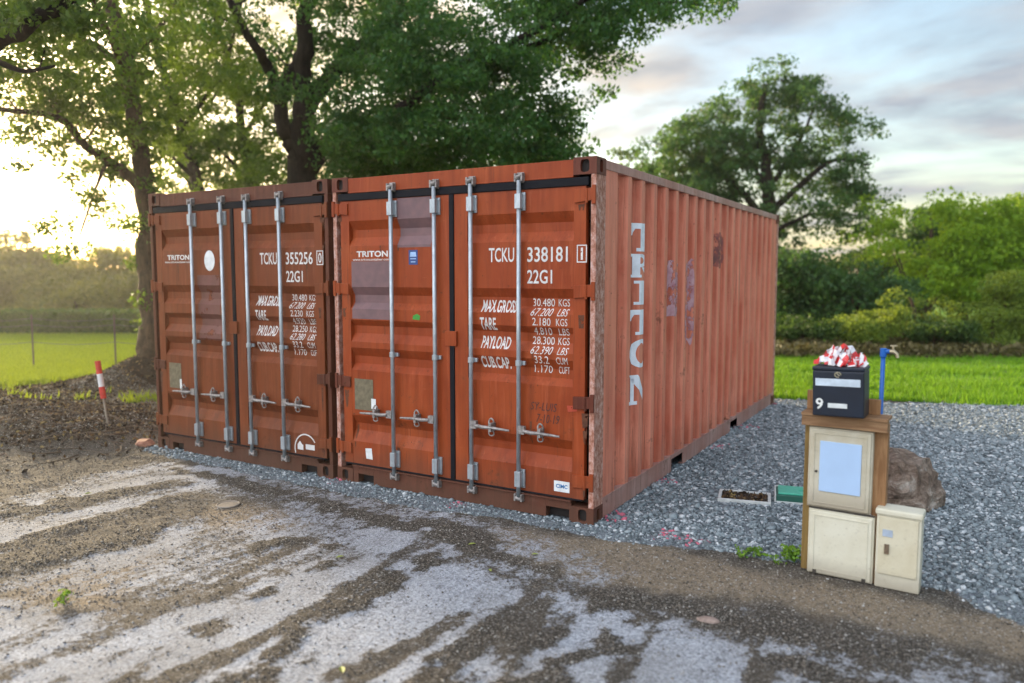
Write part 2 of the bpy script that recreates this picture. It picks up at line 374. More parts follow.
def container(loc, label, dm, fm, sm, pm, code, chk, weights, offs, tx=0):
    root = empty('shipping_container', loc, label, 'container', 'shipping containers standing side by side')
    # local frame: x -W..0, y 0..L
    for z0 in (0.0, H - .118):
        casting(root, 0.0, 0.0, z0, -1, 1, fm if z0 == 0 else fm)
        casting(root, -W, 0.0, z0, 1, 1, fm); casting(root, 0.0, L, z0, -1, -1, fm); casting(root, -W, L, z0, 1, -1, fm)
    for xo, s in ((-.003, -1), (-W + .003, 1)):
        mb = MB(); mb.box(*sorted((xo, xo + s * .04)), .003, .12, .118, H - .118); mb.box(*sorted((xo, xo + s * .014)), .12, .165, .118, H - .118)
        mb.box(*sorted((xo + s * .04, xo + s * .062)), .06, .12, .12, H - .12, 1)
        mb.build('corner_post', [pm, M['dark_gap']], root, .003)
        mb = MB(); mb.box(*sorted((xo, xo + s * .12)), L - .10, L - .003, .118, H - .118); mb.build('corner_post', pm, root, .003)
    # door header and sill
    mb = MB(); mb.box(-W + .178, -.178, .004, .09, 2.457, H - .012); mb.box(-W + .178, -.178, -.002, .004, 2.457, 2.468)
    mb.build('door_header', fm if dm is M['door_l'] else dm, root, .003)
    mb = MB(); xs = [-W + .178, -W + .235, -W + .405, -.385, -.195, -.178]
    for a, b, z0 in ((xs[0], xs[1], .006), (xs[1], xs[2], .085), (xs[2], xs[3], .006), (xs[3], xs[4], .085), (xs[4], xs[5], .006)):
        mb.box(a, b, .004, .09, z0, .146)
    for a, b in ((xs[1], xs[2]), (xs[3], xs[4])): mb.box(a, b, .07, .09, .006, .085, 1)
    mb.box(-W + .178, -.178, -.012, .12, .146, .156)
    mb.build('door_sill', [fm, M['dark_gap']], root, .002)
    # roof, floor, rails, side and end panels
    n = 22; V = []; F = []
    for i in range(n * 4 + 1):
        y = .1 + (L - .2) * i / (n * 4); z = H - .02 - (.018 if i % 4 in (1, 2) else 0)
        V += [(-W + .04, y, z), (-.04, y, z)]
    F = [(2 * i, 2 * i + 1, 2 * i + 3, 2 * i + 2) for i in range(n * 4)]
    me = bpy.data.meshes.new('roof'); me.from_pydata(V, [], F); link_mesh('roof', me, sm, root)
    mb = MB(); mb.box(-W + .05, -.05, .1, L - .05, .13, .155); mb.build('floor_panel', M['dark_gap'], root)
    for xo, s in ((0, -1), (-W, 1)):
        mb = MB(); mb.box(*sorted((xo + s * .002, xo + s * .062)), .162, L - .162, H - .072, H - .006); mb.build('top_rail', M['rail'] if s < 0 else fm, root, .004)
        mb = MB(); ys = [.162, 1.72, 2.06, 3.76, 4.10, L - .162]
        for k in range(5):
            z0 = .012 if k % 2 == 0 else .118
            mb.box(*sorted((xo + s * .010, xo + s * .022)), ys[k], ys[k + 1], z0, .150)
            if k % 2 == 0: mb.box(*sorted((xo + s * .010, xo + s * .06)), ys[k], ys[k + 1], .004, .012)
            else: mb.box(*sorted((xo + s * .10, xo + s * .13)), ys[k], ys[k + 1], .01, .118, 1)
        mb.box(*sorted((xo + s * .004, xo + s * .06)), .162, L - .162, .150, .160)
        mb.build('bottom_rail', [M['rail'] if s < 0 else fm, M['dark_gap']], root, .002)
        cuts = [.165] + YS + [5.72, L - .1]; V = []
        for y in cuts: V += [(xo + s * sprof(y), y, .160), (xo + s * sprof(y), y, H - .072)]
        F = [(2 * i, 2 * i + 2, 2 * i + 3, 2 * i + 1) for i in range(len(cuts) - 1)]
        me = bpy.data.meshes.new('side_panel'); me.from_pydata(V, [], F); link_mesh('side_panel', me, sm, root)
    mb = MB(); mb.box(-W + .12, -.12, L - .05, L - .03, .12, H - .1); mb.box(-W + .12, -.12, L - .06, L - .004, .006, .12); mb.box(-W + .12, -.12, L - .06, L - .004, H - .1, H - .01)
    mb.build('end_wall', sm, root)
    # rubber gaskets round the doors
    mb = MB(); cx = -1.217
    mb.box(-W + .062, -.062, .000, .03, 2.396, 2.456); mb.box(-W + .1, -.1, .004, .03, .157, .170)
    mb.box(cx - .022, cx + .022, .000, .03, .170, 2.396)
    mb.build('door_gasket', M['rubber'], root, .006)
    mb = MB(); mb.box(-W + .1, -.1, .085, .10, .157, 2.456); mb.build('door_inner_wall', M['dark_gap'], root)
    # two door leaves, profile extruded along x
    for side in (0, 1):
        xa, xb = ((-W + .082, cx - .024), (cx + .024, -.082))[side]
        fa, fb = ((xa + .093, xb - .120), (xa + .120, xb - .093))[side]
        door = None
        mb = MB(); zl = [.171] + ZS + [2.395]
        for i in range(len(zl) - 1):
            mb.quad((fa, dprof(zl[i]), zl[i]), (fb, dprof(zl[i]), zl[i]), (fb, dprof(zl[i + 1]), zl[i + 1]), (fa, dprof(zl[i + 1]), zl[i + 1]))
        for a, b in ((xa, fa), (fb, xb)): mb.box(a, b, DOORY - .002, DOORY + .045, .171, 2.395)
        mb.build('door', dm, root)
        door = root.children[-1]
        # hinges on the outer edge
        for zc in (2.325, 1.66, .87, .30):
            mh = MB(); s = -1 if side == 0 else 1; xe = -W + .003 if side == 0 else -.003
            vs = [(xe - s * .165, -.004, zc - .045), (xe - s * .165, -.004, zc + .045), (xe - s * .01, -.010, zc + .055), (xe - s * .01, -.010, zc - .030)]
            vs2 = [(x, y + .014, z) for x, y, z in vs]
            mh.add(vs + vs2, [(0, 1, 2, 3), (7, 6, 5, 4), (0, 4, 5, 1), (1, 5, 6, 2), (2, 6, 7, 3), (3, 7, 4, 0)])
            mh.box(*sorted((xe - s * .028, xe + s * .001)), -.014, .003, zc - .058, zc + .072)
            mh.tube([(xe - s * .068, -.006, zc - .05), (xe - s * .068, -.006, zc + .05)], .011, 8)
            mh.build('hinge', dm if abs(zc - .9) > .2 else fm, root, .002)
        # door stop tab on the meeting edge
        if side == 1:
            mt = MB(); mt.box(cx - .055, cx + .05, -.012, .010, 1.23, 1.345); mt.build('locking_tab', dm, root, .003)
        rods = offs[2 * side: 2 * side + 2]
        for xr in rods:
            yr = -.028; xr += .022 if side == 0 else .016
            mr = MB(); mr.tube([(xr, yr, .13), (xr, yr, 2.46)], .0165, 12); rod = mr.build('lock_rod', M['galv'], root, smooth=True)
            # housings (plates with a bulge) top and bottom
            for z0, z1 in ((2.245, 2.375), (.195, .335)):
                mk = MB(); mk.box(xr - .032, xr + .040, -.006, .010, z0, z1); mk.box(xr - .024, xr + .024, -.050, -.006, z0 + .012, z1 - .012)
                for dz in (.02, z1 - z0 - .02):
                    mk.tube([(xr + .033, -.014, z0 + dz), (xr + .033, -.004, z0 + dz)], .006, 8)
                mk.build('rod_housing', M['galv'], root, .006)
            for z0, z1, zz in ((2.45, 2.51, 1), (.095, .15, -1)):
                mk = MB(); mk.box(xr - .036, xr - .020, -.040, .006, z0, z1); mk.box(xr + .018, xr + .034, -.040, .006, z0, z1); mk.box(xr - .030, xr + .030, -.006, .004, z0 - .008, z1 + .008)
                mk.tube([(xr - .018, -.028, (z0 + z1) / 2), (xr + .022, -.034, (z0 + z1) / 2 + zz * .012)], [.020, .012], 8)
                mk.build('cam_keeper', M['galv_rust'], root, .003)
            mk = MB(); mk.box(xr - .022, xr + .045, -.014, .008, 1.118, 1.148); mk.tube([(xr, yr, 1.112), (xr, yr, 1.154)], .024, 12); mk.build('rod_bracket', M['galv'], root, .003)
            s = -1 if side == 0 else 1; zh = .635
            mk = MB(); mk.box(*sorted((xr + s * .004, xr + s * .058)), -.052, -.020, zh - .026, zh + .034)
            p = [(xr + s * .05, -.048, zh), (xr + s * .11, -.052, zh - .006), (xr + s * .20, -.050, zh - .004), (xr + s * .345, -.040, zh - .012)]
            mk.tube(p, [.013, .015, .012, .008], 8); mk.build('handle', M['galv_rust'], root, smooth=False)
            mk = MB(); xc = xr + s * .185
            pts = [(xc + .022 * math.cos(a), -.030 - .006 * math.sin(2 * a), zh + .040 + .024 * math.sin(a)) for a in [math.pi * 2 * k / 12 for k in range(13)]]
            mk.tube(pts, .007, 6); mk.tube([(x, y, z - .085) for x, y, z in pts], .006, 6)
            mk.box(xc - .012, xc + .012, -.060, .010, zh - .035, zh + .030); mk.build('handle_catch', M['galv_rust'], root, .002)
    # rust runs below hinges and keepers, scuffs low on the doors
    rr = random.Random(int(code)); 
    for k in range(20):
        if k < 8: x0 = (-.105, -W + .105)[k % 2] + rr.uniform(-.03, .03); z1 = (2.27, 1.60, .80, .26)[k // 2]; hgt = rr.uniform(.10, .35); wd = rr.uniform(.010, .03)
        elif k < 12: x0 = offs[k - 8] + rr.uniform(-.04, .04); z1 = 2.39; hgt = rr.uniform(.06, .25); wd = rr.uniform(.006, .015)
        else: x0 = rr.uniform(-W + .2, -.2); z1 = dpick = rr.choice([2.02, 1.49, 1.21, .97, .36, .50, .70, 1.9]); hgt = rr.uniform(.05, .22); wd = rr.uniform(.005, .014)
        z0 = max(.175, z1 - hgt); door_decal('rust_run', [poly_mesh([[(x0 - wd, z1), (x0 - wd * .3, z0), (x0 + wd * .4, z0 + .01), (x0 + wd, z1)]])], M['rust_run'], root, .0009 if abs(x0 + W / 2) < 1.04 else .0029)
    # stencilled lettering on the right leaf
    def T(s_, x0, x1, z0, z1, sh=0, bold=.012, off=.0016, nm='lettering', extra=()):
        sx = tx if x0 > -1.2 and nm != 'check_digit' else 0; me = text_mesh(s_, sh, bold); fit(me, x0 + sx, x1 + sx, z0, z1); door_decal(nm, [me] + list(extra), M['white_ink'], root, off)
    T('TCKU', -.880, -.660, 1.875, 1.981); T(code, -.550, -.222, 1.873, 1.981, nm='serial_number'); T('22G1', -.550, -.345, 1.717, 1.817, nm='type_code')
    T(chk, *((-.119, -.103) if chk == '1' else (-.130, -.092)), 1.885, 1.970, 0, .012, .0045, 'check_digit', frame_mesh(-.150, -.072, 1.866, 1.990, .008))
    T('MAX.GROSS', -.955, -.650, 1.500, 1.592, 0, .02); T('TARE', -.963, -.820, 1.365, 1.460, 0, .02); T('PAYLOAD', -.958, -.705, 1.225, 1.318, 0, .02); T('CUB.CAP.', -.964, -.705, 1.075, 1.166, 0, .02)
    for i, (a, b, sh) in enumerate(weights):
        z = 1.580 - .0695 * i; wn_ = .030 * len(a); T(a, -.452 - wn_ / 2 + .02, -.452 + wn_ / 2 + .02, z - .028, z + .028, sh, -.002); T(b, -.312 + (.006 if i % 2 else 0), -.222 + (.006 if i % 2 else 0), z - .026, z + .026, sh, -.002)
    T('TRITON', -2.185, -1.850, 1.928, 1.978, 0, .03); T('www.tritoncontainer.com', -2.228, -1.832, 1.898, 1.917, nm='web_address')
    return root

w1 = [('30.480', 'KGS', 0), ('67.200', 'LBS', .35), ('2.180', 'KGS', 0), ('4.810', 'LBS', .2), ('28.300', 'KGS', 0), ('62.390', 'LBS', .35), ('33.2', 'CUM', 0), ('1.170', 'CUFT', .1)]
w2 = [('30.480', 'KGS', 0), ('67.200', 'LBS', .35), ('2.230', 'KGS', 0), ('4.920', 'LBS', .2), ('28.250', 'KGS', 0), ('62.280', 'LBS', .35), ('33.2', 'CUM', 0), ('1.170', 'CUFT', .1)]
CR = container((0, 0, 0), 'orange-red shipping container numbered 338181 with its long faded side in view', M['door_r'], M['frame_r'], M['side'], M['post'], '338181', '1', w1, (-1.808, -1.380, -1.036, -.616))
CL = container((-2.480, -.01, 0), 'browner shipping container numbered 355256 beside the leaning tree, doors only in view', M['door_l'], M['frame_l'], M['door_l'], M['frame_l'], '355256', '0', w2, (-1.784, -1.350, -1.008, -.580), .022)
# marks on the right container
door_decal('primer_patch', [rect_mesh(-2.245, -1.829, 1.413, 1.893)], M['primer'], CR, .0012)
door_decal('primer_patch', [rect_mesh(-1.75, -1.418, 2.0, 2.392)], M['primer'], CR, .0012)
st = door_decal('blue_sticker', [rect_mesh(-1.637, -1.547, 1.862, 1.978)], M['blue'], CR, .0022)
door_decal('sticker_print', [poly_mesh([[(-1.625, 1.925), (-1.559, 1.925), (-1.566, 1.962), (-1.618, 1.962)]]), rect_mesh(-1.620, -1.564, 1.905, 1.912), rect_mesh(-1.615, -1.569, 1.880, 1.888)], m_plain('light_blue_print', (.35, .5, .75)), st, .0034)
door_decal('data_plate', [rect_mesh(-2.232, -2.028, .640, .905)], M['plate'], CR, .003)
door_decal('white_sticker', [rect_mesh(-2.05, -2.00, .66, .745)], M['white'], CR, .0042)
door_decal('white_sticker', [poly_mesh([[(-2.115, .225), (-2.045, .222), (-2.055, .318), (-2.125, .312)]])], M['white'], CR, .0022)
door_decal('green_mark', [poly_mesh([[(-1.605, 1.425), (-1.535, 1.42), (-1.528, 1.455), (-1.56, 1.47), (-1.60, 1.455)]])], M['green'], CR, .0022)
lb = door_decal('white_sticker', [rect_mesh(-.322, -.196, .205, .285)], M['white'], CR, .0022)
tm = text_mesh('CIMC', 0, .03); fit(tm, -.305, -.212, .232, .262)
door_decal('sticker_lettering', [tm], m_plain('blue_print', (.03, .16, .38)), lb, .0034)
q = []
for s_, a, b, c, d in (('SY-LUIS', -.52, -.30, .79, .85), ('7-10-19', -.47, -.28, .70, .765)):
    me = text_mesh(s_, .25, .0); fit(me, a, b, c, d); q.append(me)
door_decal('pen_scribble', q, M['pen'], CR, .0022)
door_decal('red_touch_up', [poly_mesh([[(-.21, .80), (-.14, .81), (-.135, .85), (-.22, .845)]])], m_decal('bright_red_paint', (.5, .06, .02), .4), CR, .0060)
# marks on the left container
circ = [(-1.552 + .075 * math.cos(a), 1.917 + .098 * math.sin(a)) for a in [2 * math.pi * k / 28 for k in range(28)]]
door_decal('round_sticker', [poly_mesh([circ])], M['white'], CL, .0024)
door_decal('data_plate', [rect_mesh(-2.222, -2.035, .645, .900)], M['plate'], CL, .003)
door_decal('white_sticker', [rect_mesh(-2.06, -2.03, .64, .74)], M['white'], CL, .0042)
arc = []
for k in range(12):
    a0, a1 = R(200 - k * 14), R(200 - (k + 1) * 14)
    arc.append([(-.335 + r * math.cos(a), .225 + r * 1.0 * math.sin(a)) for r, a in ((.128, a0), (.140, a0), (.140, a1), (.128, a1))])
door_decal('arc_logo', [poly_mesh(arc), rect_mesh(-.335, -.225, .225, .272), rect_mesh(-.435, -.365, .215, .262), poly_mesh([[(-.435, .262), (-.375, .262), (-.405, .295)]])], M['white_ink'], CL, .0024)
door_decal('primer_patch', [rect_mesh(-1.74, -1.42, 1.15, 1.78)], M['primer_faint'], CL, .0012)
# side lettering: wide slab-serif capitals following the corrugation
def side_decal(name, me, mat, parent, off=.002):
    ys = [v.co.x for v in me.vertices]; bisect(me, 0, [y for y in YS if min(ys) < y < max(ys)])
    for v in me.vertices: y = v.co.x; v.co = Vector((-sprof(y) + off, y, v.co.z))
    return link_mesh(name, me, mat, parent)
def letter(ch):   # unit box 0..1 x 0..1
    b = lambda x0, x1, z0, z1: [(x0, z0), (x1, z0), (x1, z1), (x0, z1)]
    def arcs(cx, cz, rx, rz, ix, iz, a0, a1, n=14):
        o = []
        for k in range(n):
            p, q_ = R(a0 + (a1 - a0) * k / n), R(a0 + (a1 - a0) * (k + 1) / n)
            o.append([(cx + rx * math.cos(p), cz + rz * math.sin(p)), (cx + rx * math.cos(q_), cz + rz * math.sin(q_)), (cx + ix * math.cos(q_), cz + iz * math.sin(q_)), (cx + ix * math.cos(p), cz + iz * math.sin(p))])
        return o
    if ch == 'T': return [b(0, 1, .80, 1), [(0, .56), (.07, .56), (.20, .80), (0, .80)], [(.80, .80), (.93, .56), (1, .56), (1, .80)], b(.36, .64, .12, .80), b(.24, .76, 0, .12)]
    if ch == 'R': return [b(.10, .36, .12, .88), b(0, .46, 0, .12), b(0, .40, .88, 1)] + arcs(.40, .72, .42, .28, .18, .14, 90, -90) + [b(.36, .40, .86, 1), b(.36, .40, .44, .58), [(.44, .44), (.62, .44), (.96, .12), (.70, .12)], b(.66, 1, 0, .12)]
    if ch == 'I': return [b(.34, .66, .12, .88), b(.18, .82, 0, .12), b(.18, .82, .88, 1)]
    if ch == 'O': return arcs(.5, .5, .5, .5, .24, .36, 0, 360, 24)
    if ch == 'N': return [b(.08, .22, .12, .88), b(0, .32, 0, .12), b(.78, .92, .12, .88), b(.68, 1, .88, 1), [(.0, 1), (.34, 1), (.92, .0), (.74, .0)]]
polys = []
for ch, z1, z0 in (('T', 2.185, 1.965), ('R', 1.945, 1.76), ('I', 1.735, 1.545), ('T', 1.505, 1.305), ('O', 1.27, 1.04), ('N', .985, .745)):
    y0, y1 = .772, 1.050
    for p in letter(ch): polys.append([(y0 + (y1 - y0) * x, z0 + (z1 - z0) * z) for x, z in p])
side_decal('side_lettering', poly_mesh(polys), M['pale_ink'], CR)
def blob(y0, y1, z0, z1, seed):
    rr = random.Random(seed); n = 40; p = []
    for k in range(n):
        a = 2 * math.pi * k / n; e = .45; k1 = 1 + rr.uniform(-.12, .06)
        p.append(((y0 + y1) / 2 + (y1 - y0) / 2 * math.copysign(abs(math.cos(a)) ** e, math.cos(a)) * k1, (z0 + z1) / 2 + (z1 - z0) / 2 * math.copysign(abs(math.sin(a)) ** e, math.sin(a)) * k1))
    return poly_mesh([p])
side_decal('scrape_mark', blob(1.50, 1.86, 1.42, 1.90, 3), M['scrape'], CR)
side_decal('scrape_mark', blob(2.02, 2.30, 1.12, 1.94, 4), M['scrape'], CR)
side_decal('scrape_mark', blob(2.92, 3.36, 1.86, 2.22, 5), M['scrape_dark'], CR)
side_decal('small_plate', rect_mesh(5.16, 5.30, 2.10, 2.30), m_plain('violet_plate', (.10, .07, .12)), CR)
side_decal('small_sticker', rect_mesh(5.44, 5.52, 1.30, 1.40), M['white'], CR)
side_decal('small_sticker', rect_mesh(5.44, 5.52, 1.50, 1.62), m_plain('yellow_sticker', (.55, .38, .05)), CR)

# ------------------------------------------------------------------ ground
def dseg(x, y, pts):      # distance to polyline
    d = np.full(np.shape(x), 1e9)
    for (ax, ay), (bx, by) in zip(pts[:-1], pts[1:]):
        t = np.clip(((x - ax) * (bx - ax) + (y - ay) * (by - ay)) / ((bx - ax) ** 2 + (by - ay) ** 2 + 1e-9), 0, 1)
        d = np.minimum(d, np.hypot(x - ax - t * (bx - ax), y - ay - t * (by - ay)))
    return d
def inpoly(x, y, pts):
    c = np.zeros(np.shape(x), bool); n = len(pts)
    for i in range(n):
        (ax, ay), (bx, by) = pts[i], pts[(i + 1) % n]
        c ^= ((ay > y) != (by > y)) & (x < (bx - ax) * (y - ay) / ((by - ay) if by != ay else 1e-9) + ax)
    return c
def sdp(x, y, pts): d = dseg(x, y, list(pts) + [pts[0]]); return np.where(inpoly(x, y, pts), d, -d)
def G2(l): return [tuple(gr(*p)[:2]) for p in l]
def line_y(x, pts): return np.interp(x, [p[0] for p in pts], [p[1] for p in pts])
TREE_L = at(150, 375, 12.3)[:2]
def zones(x, y):
    """0..1 weights of each ground cover"""
    n1 = fbm(x * 1.3 + 5, y * 1.3 + 9) - .5; n2 = fbm(x * 5 + 50, y * 5 + 20) - .5
    # gravel yard: right of / under the containers
    ye = line_y(x, [(-6, .1), (-5.2, .02), (-4.9, -.16), (-3.5, -.22), (-2.0, -.27), (-.9, -.26), (0, -.22), (.5, -.14), (1.2, .02), (2.2, -.05), (2.5, -.25), (3.2, -.5), (7, -1.6)])
    yf = line_y(x, [(-8, 6.3), (0, 6.45), (3, 7.5), (8, 9.3)])
    dg = np.minimum(y - ye, yf - y); dg = np.minimum(dg, x + 5.1) + n1 * .22 + n2 * .16
    grav = sstep(-.06, .08, dg)
    # lawn beyond the gravel
    lawn = sstep(-.1, .1, (y - yf) + n1 * .7 + n2 * .2) * sstep(-6.5, -5.5, x)
    # sunlit field at left
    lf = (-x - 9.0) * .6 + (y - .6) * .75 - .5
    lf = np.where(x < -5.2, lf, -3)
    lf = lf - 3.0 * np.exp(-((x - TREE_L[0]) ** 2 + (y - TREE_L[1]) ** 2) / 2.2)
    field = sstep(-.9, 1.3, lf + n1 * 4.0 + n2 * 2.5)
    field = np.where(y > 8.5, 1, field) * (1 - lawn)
    litter = np.clip(sstep(-5.3, -6.0, x + n1 * .6) * sstep(-1.3, -.5, y + .25 * (x + 5) + n1) * (1 - field) * sstep(1.5, .5, y + .28 * (x + 6) + n1 * 1.2), 0, 1)
    litter = np.maximum(litter, sstep(1.5, .7, np.hypot(x - TREE_L[0], y - TREE_L[1]) + n1 * 1.5))
    return grav, lawn, field * (1 - litter), litter
ASPH = [G2([(-400, 683), (-260, 610), (0, 596), (70, 608), (150, 618), (235, 598), (300, 568), (370, 552), (440, 556), (500, 580), (560, 590), (640, 600), (720, 636), (820, 662), (900, 692), (1100, 760), (1250, 1100), (-900, 1100), (-1200, 800)]),
        G2([(60, 574), (90, 552), (150, 530), (202, 520), (200, 540), (160, 558), (105, 576)]), G2([(325, 548), (350, 528), (400, 520), (450, 530), (470, 556), (400, 560)]),
        G2([(240, 541), (250, 533), (290, 532), (296, 540), (270, 545)]), G2([(-60, 545), (0, 505), (60, 496), (140, 476), (230, 472), (215, 490), (150, 500), (90, 520), (20, 545), (-60, 590)]),
        G2([(150, 470), (250, 455), (290, 466), (220, 478)])]
WEAK = [G2([(-60, 600), (60, 560), (230, 520), (330, 478), (430, 500), (560, 545), (640, 575), (560, 590), (440, 556), (300, 572), (160, 600)]), G2([(600, 590), (760, 615), (900, 640), (1050, 690), (1000, 760), (700, 760)]), G2([(0, 500), (150, 462), (300, 455), (420, 490), (200, 500), (20, 520)])]
DARK = [(G2([(-80, 530), (60, 505), (170, 484)]), .30), (G2([(-80, 575), (60, 556), (150, 535)]), .22), (G2([(120, 455), (260, 470)]), .10), (G2([(240, 690), (300, 632), (350, 600), (390, 578), (436, 554)]), .16), (G2([(428, 690), (462, 655), (500, 622), (540, 604)]), .14), (G2([(366, 592), (420, 566), (455, 556)]), .09),
        (G2([(505, 650), (560, 630)]), .10), (G2([(520, 690), (570, 660), (610, 645)]), .11), (G2([(752, 650), (815, 676), (850, 690)]), .12), (G2([(610, 600), (700, 612), (790, 632), (900, 650)]), .20),
        (G2([(420, 522), (470, 530), (510, 546)]), .16), (G2([(230, 560), (280, 540), (330, 545)]), .07), (G2([(0, 548), (80, 528), (170, 500)]), .13), (G2([(260, 592), (330, 560)]), .06), (G2([(180, 470), (330, 505), (470, 545), (560, 575)]), .14)]
TAN = [G2([(545, 545), (620, 540), (700, 556), (800, 578), (930, 605), (1060, 632), (1060, 650), (920, 622), (780, 596), (660, 578)]), G2([(-20, 620), (5, 590), (100, 560), (165, 545), (165, 560), (110, 612), (40, 618)]), G2([(205, 520), (215, 505), (290, 508), (310, 526), (250, 534)]),
       G2([(520, 560), (500, 530), (610, 545), (700, 560), (800, 580), (930, 605), (1100, 640), (1100, 665), (900, 630), (760, 600), (640, 590)])]
def masks(x, y):
    n1 = fbm(x * 2.2 + 3, y * 2.2) - .5; n2 = fbm(x * 9 + 3, y * 7) - .5; n3 = fbm(x * 6 + .8 * y, y * 1.5 + 40) - .5
    a = np.zeros_like(x)
    for p in ASPH: a = np.maximum(a, sstep(-.16, .16, sdp(x, y, p) + n1 * .25 + n2 * .28))
    d = np.zeros_like(x)
    for p in WEAK: a = np.maximum(a, .60 * sstep(-.2, .2, sdp(x, y, p) + n1 * .3 + n2 * .3))
    for p, w in DARK: d = np.maximum(d, sstep(w, w * .2, dseg(x, y, p) + n1 * .16 + n2 * .34 + n3 * .12))
    a = a * (1 - .96 * d)
    # wheel-dragged streaks over the asphalt
    s = sstep(.05, .17, fbm(x * 7 + .9 * y * 1.0 + 1.2 * np.sin(y), y * 1.3 + 7, 5) - .5 + n2 * .25)
    a = a * (1 - .85 * (.25 + .75 * sstep(-2.2, -.8, x)) * s * sstep(.2, -.6, y + .6))
    t = np.zeros_like(x)
    for p in TAN: t = np.maximum(t, sstep(-.12, .1, sdp(x, y, p) + n1 * .3 + n2 * .2))
    t = np.maximum(t, sstep(-5.3, -6.2, x) * sstep(.2, 1.2, y + .28 * (x + 6)))
    return a, d, t
def height(x, y):
    g, lawn, field, lit = zones(x, y)
    h = (fbm(x * .5, y * .5) - .5) * .03
    nb = np.exp(-((x + 7.0) / 1.9) ** 2 - ((y + .1 + .1 * (x + 7)) / .85) ** 2)
    h = h + .20 * nb * (.6 + .8 * fbm(x * 2.5, y * 2.5)) + lit * .10 * (fbm(x * 4, y * 4) - .4)
    r2 = (x - TREE_L[0]) ** 2 + (y - TREE_L[1]) ** 2
    h = h + .42 * np.exp(-r2 / .55) + .08 * np.exp(-r2 / 2.5)
    inside = (x > -5.1) & (x < 3.2) & (y > -.15) & (y < 6.3)
    near = np.exp(-np.maximum(0, np.maximum(np.maximum(-5.0 - x, x - 2.6), np.maximum(-.4 - y, y - 6.2))) ** 2 / .35)
    h = h * (1 - near) - .004 * near
    far = np.hypot(x, y); h = h + .02 * np.clip(far - 60, 0, 400) * .0
    return h
def axis(a, b, step, lo, hi):
    c = np.arange(a, b + 1e-6, step); o = [a]; s = step
    while o[-1] > lo: s *= 1.18; o.append(max(lo, o[-1] - s))
    p = [b]; s = step
    while p[-1] < hi: s *= 1.18; p.append(min(hi, p[-1] + s))
    return np.array(o[1:][::-1] + list(c) + p[1:])
gx = axis(-8.6, 3.6, .033, -260, 260); gy = axis(-3.6, 2.2, .033, -250, 270)
X, Y = np.meshgrid(gx, gy); g_, la_, fi_, li_ = zones(X, Y); as_, dk_, tn_ = masks(X, Y)
as_ = as_ * (1 - g_) * (1 - la_) * (1 - fi_) * (1 - li_)
rough = sstep(-9, -8, X) * sstep(4.2, 3.4, X) * sstep(3, 2, Y)
Z = height(X, Y) + rough * (1 - g_) * (1 - as_) * ((fbm(X * 9, Y * 9, 4) - .42) * .022 + dk_ * .006) * np.clip((-.15 - Y) * 4 + (X < -5.2) * 1, 0, 1)
Z = Z - .012 * la_
pk_ = np.zeros_like(X)
PINK = [gr(612, 519), gr(618, 514), gr(660, 479), gr(716, 446), gr(746, 427), gr(771, 404), gr(668, 535), gr(692, 540), gr(460, 503), gr(340, 480)]
for p in PINK: pk_ = np.maximum(pk_, np.exp(-((X - p[0]) ** 2 + (Y - p[1]) ** 2) / .006))
A1 = np.stack([as_, dk_, tn_, g_], -1).reshape(-1, 4); A2 = np.stack([la_, fi_, li_, pk_], -1).reshape(-1, 4)
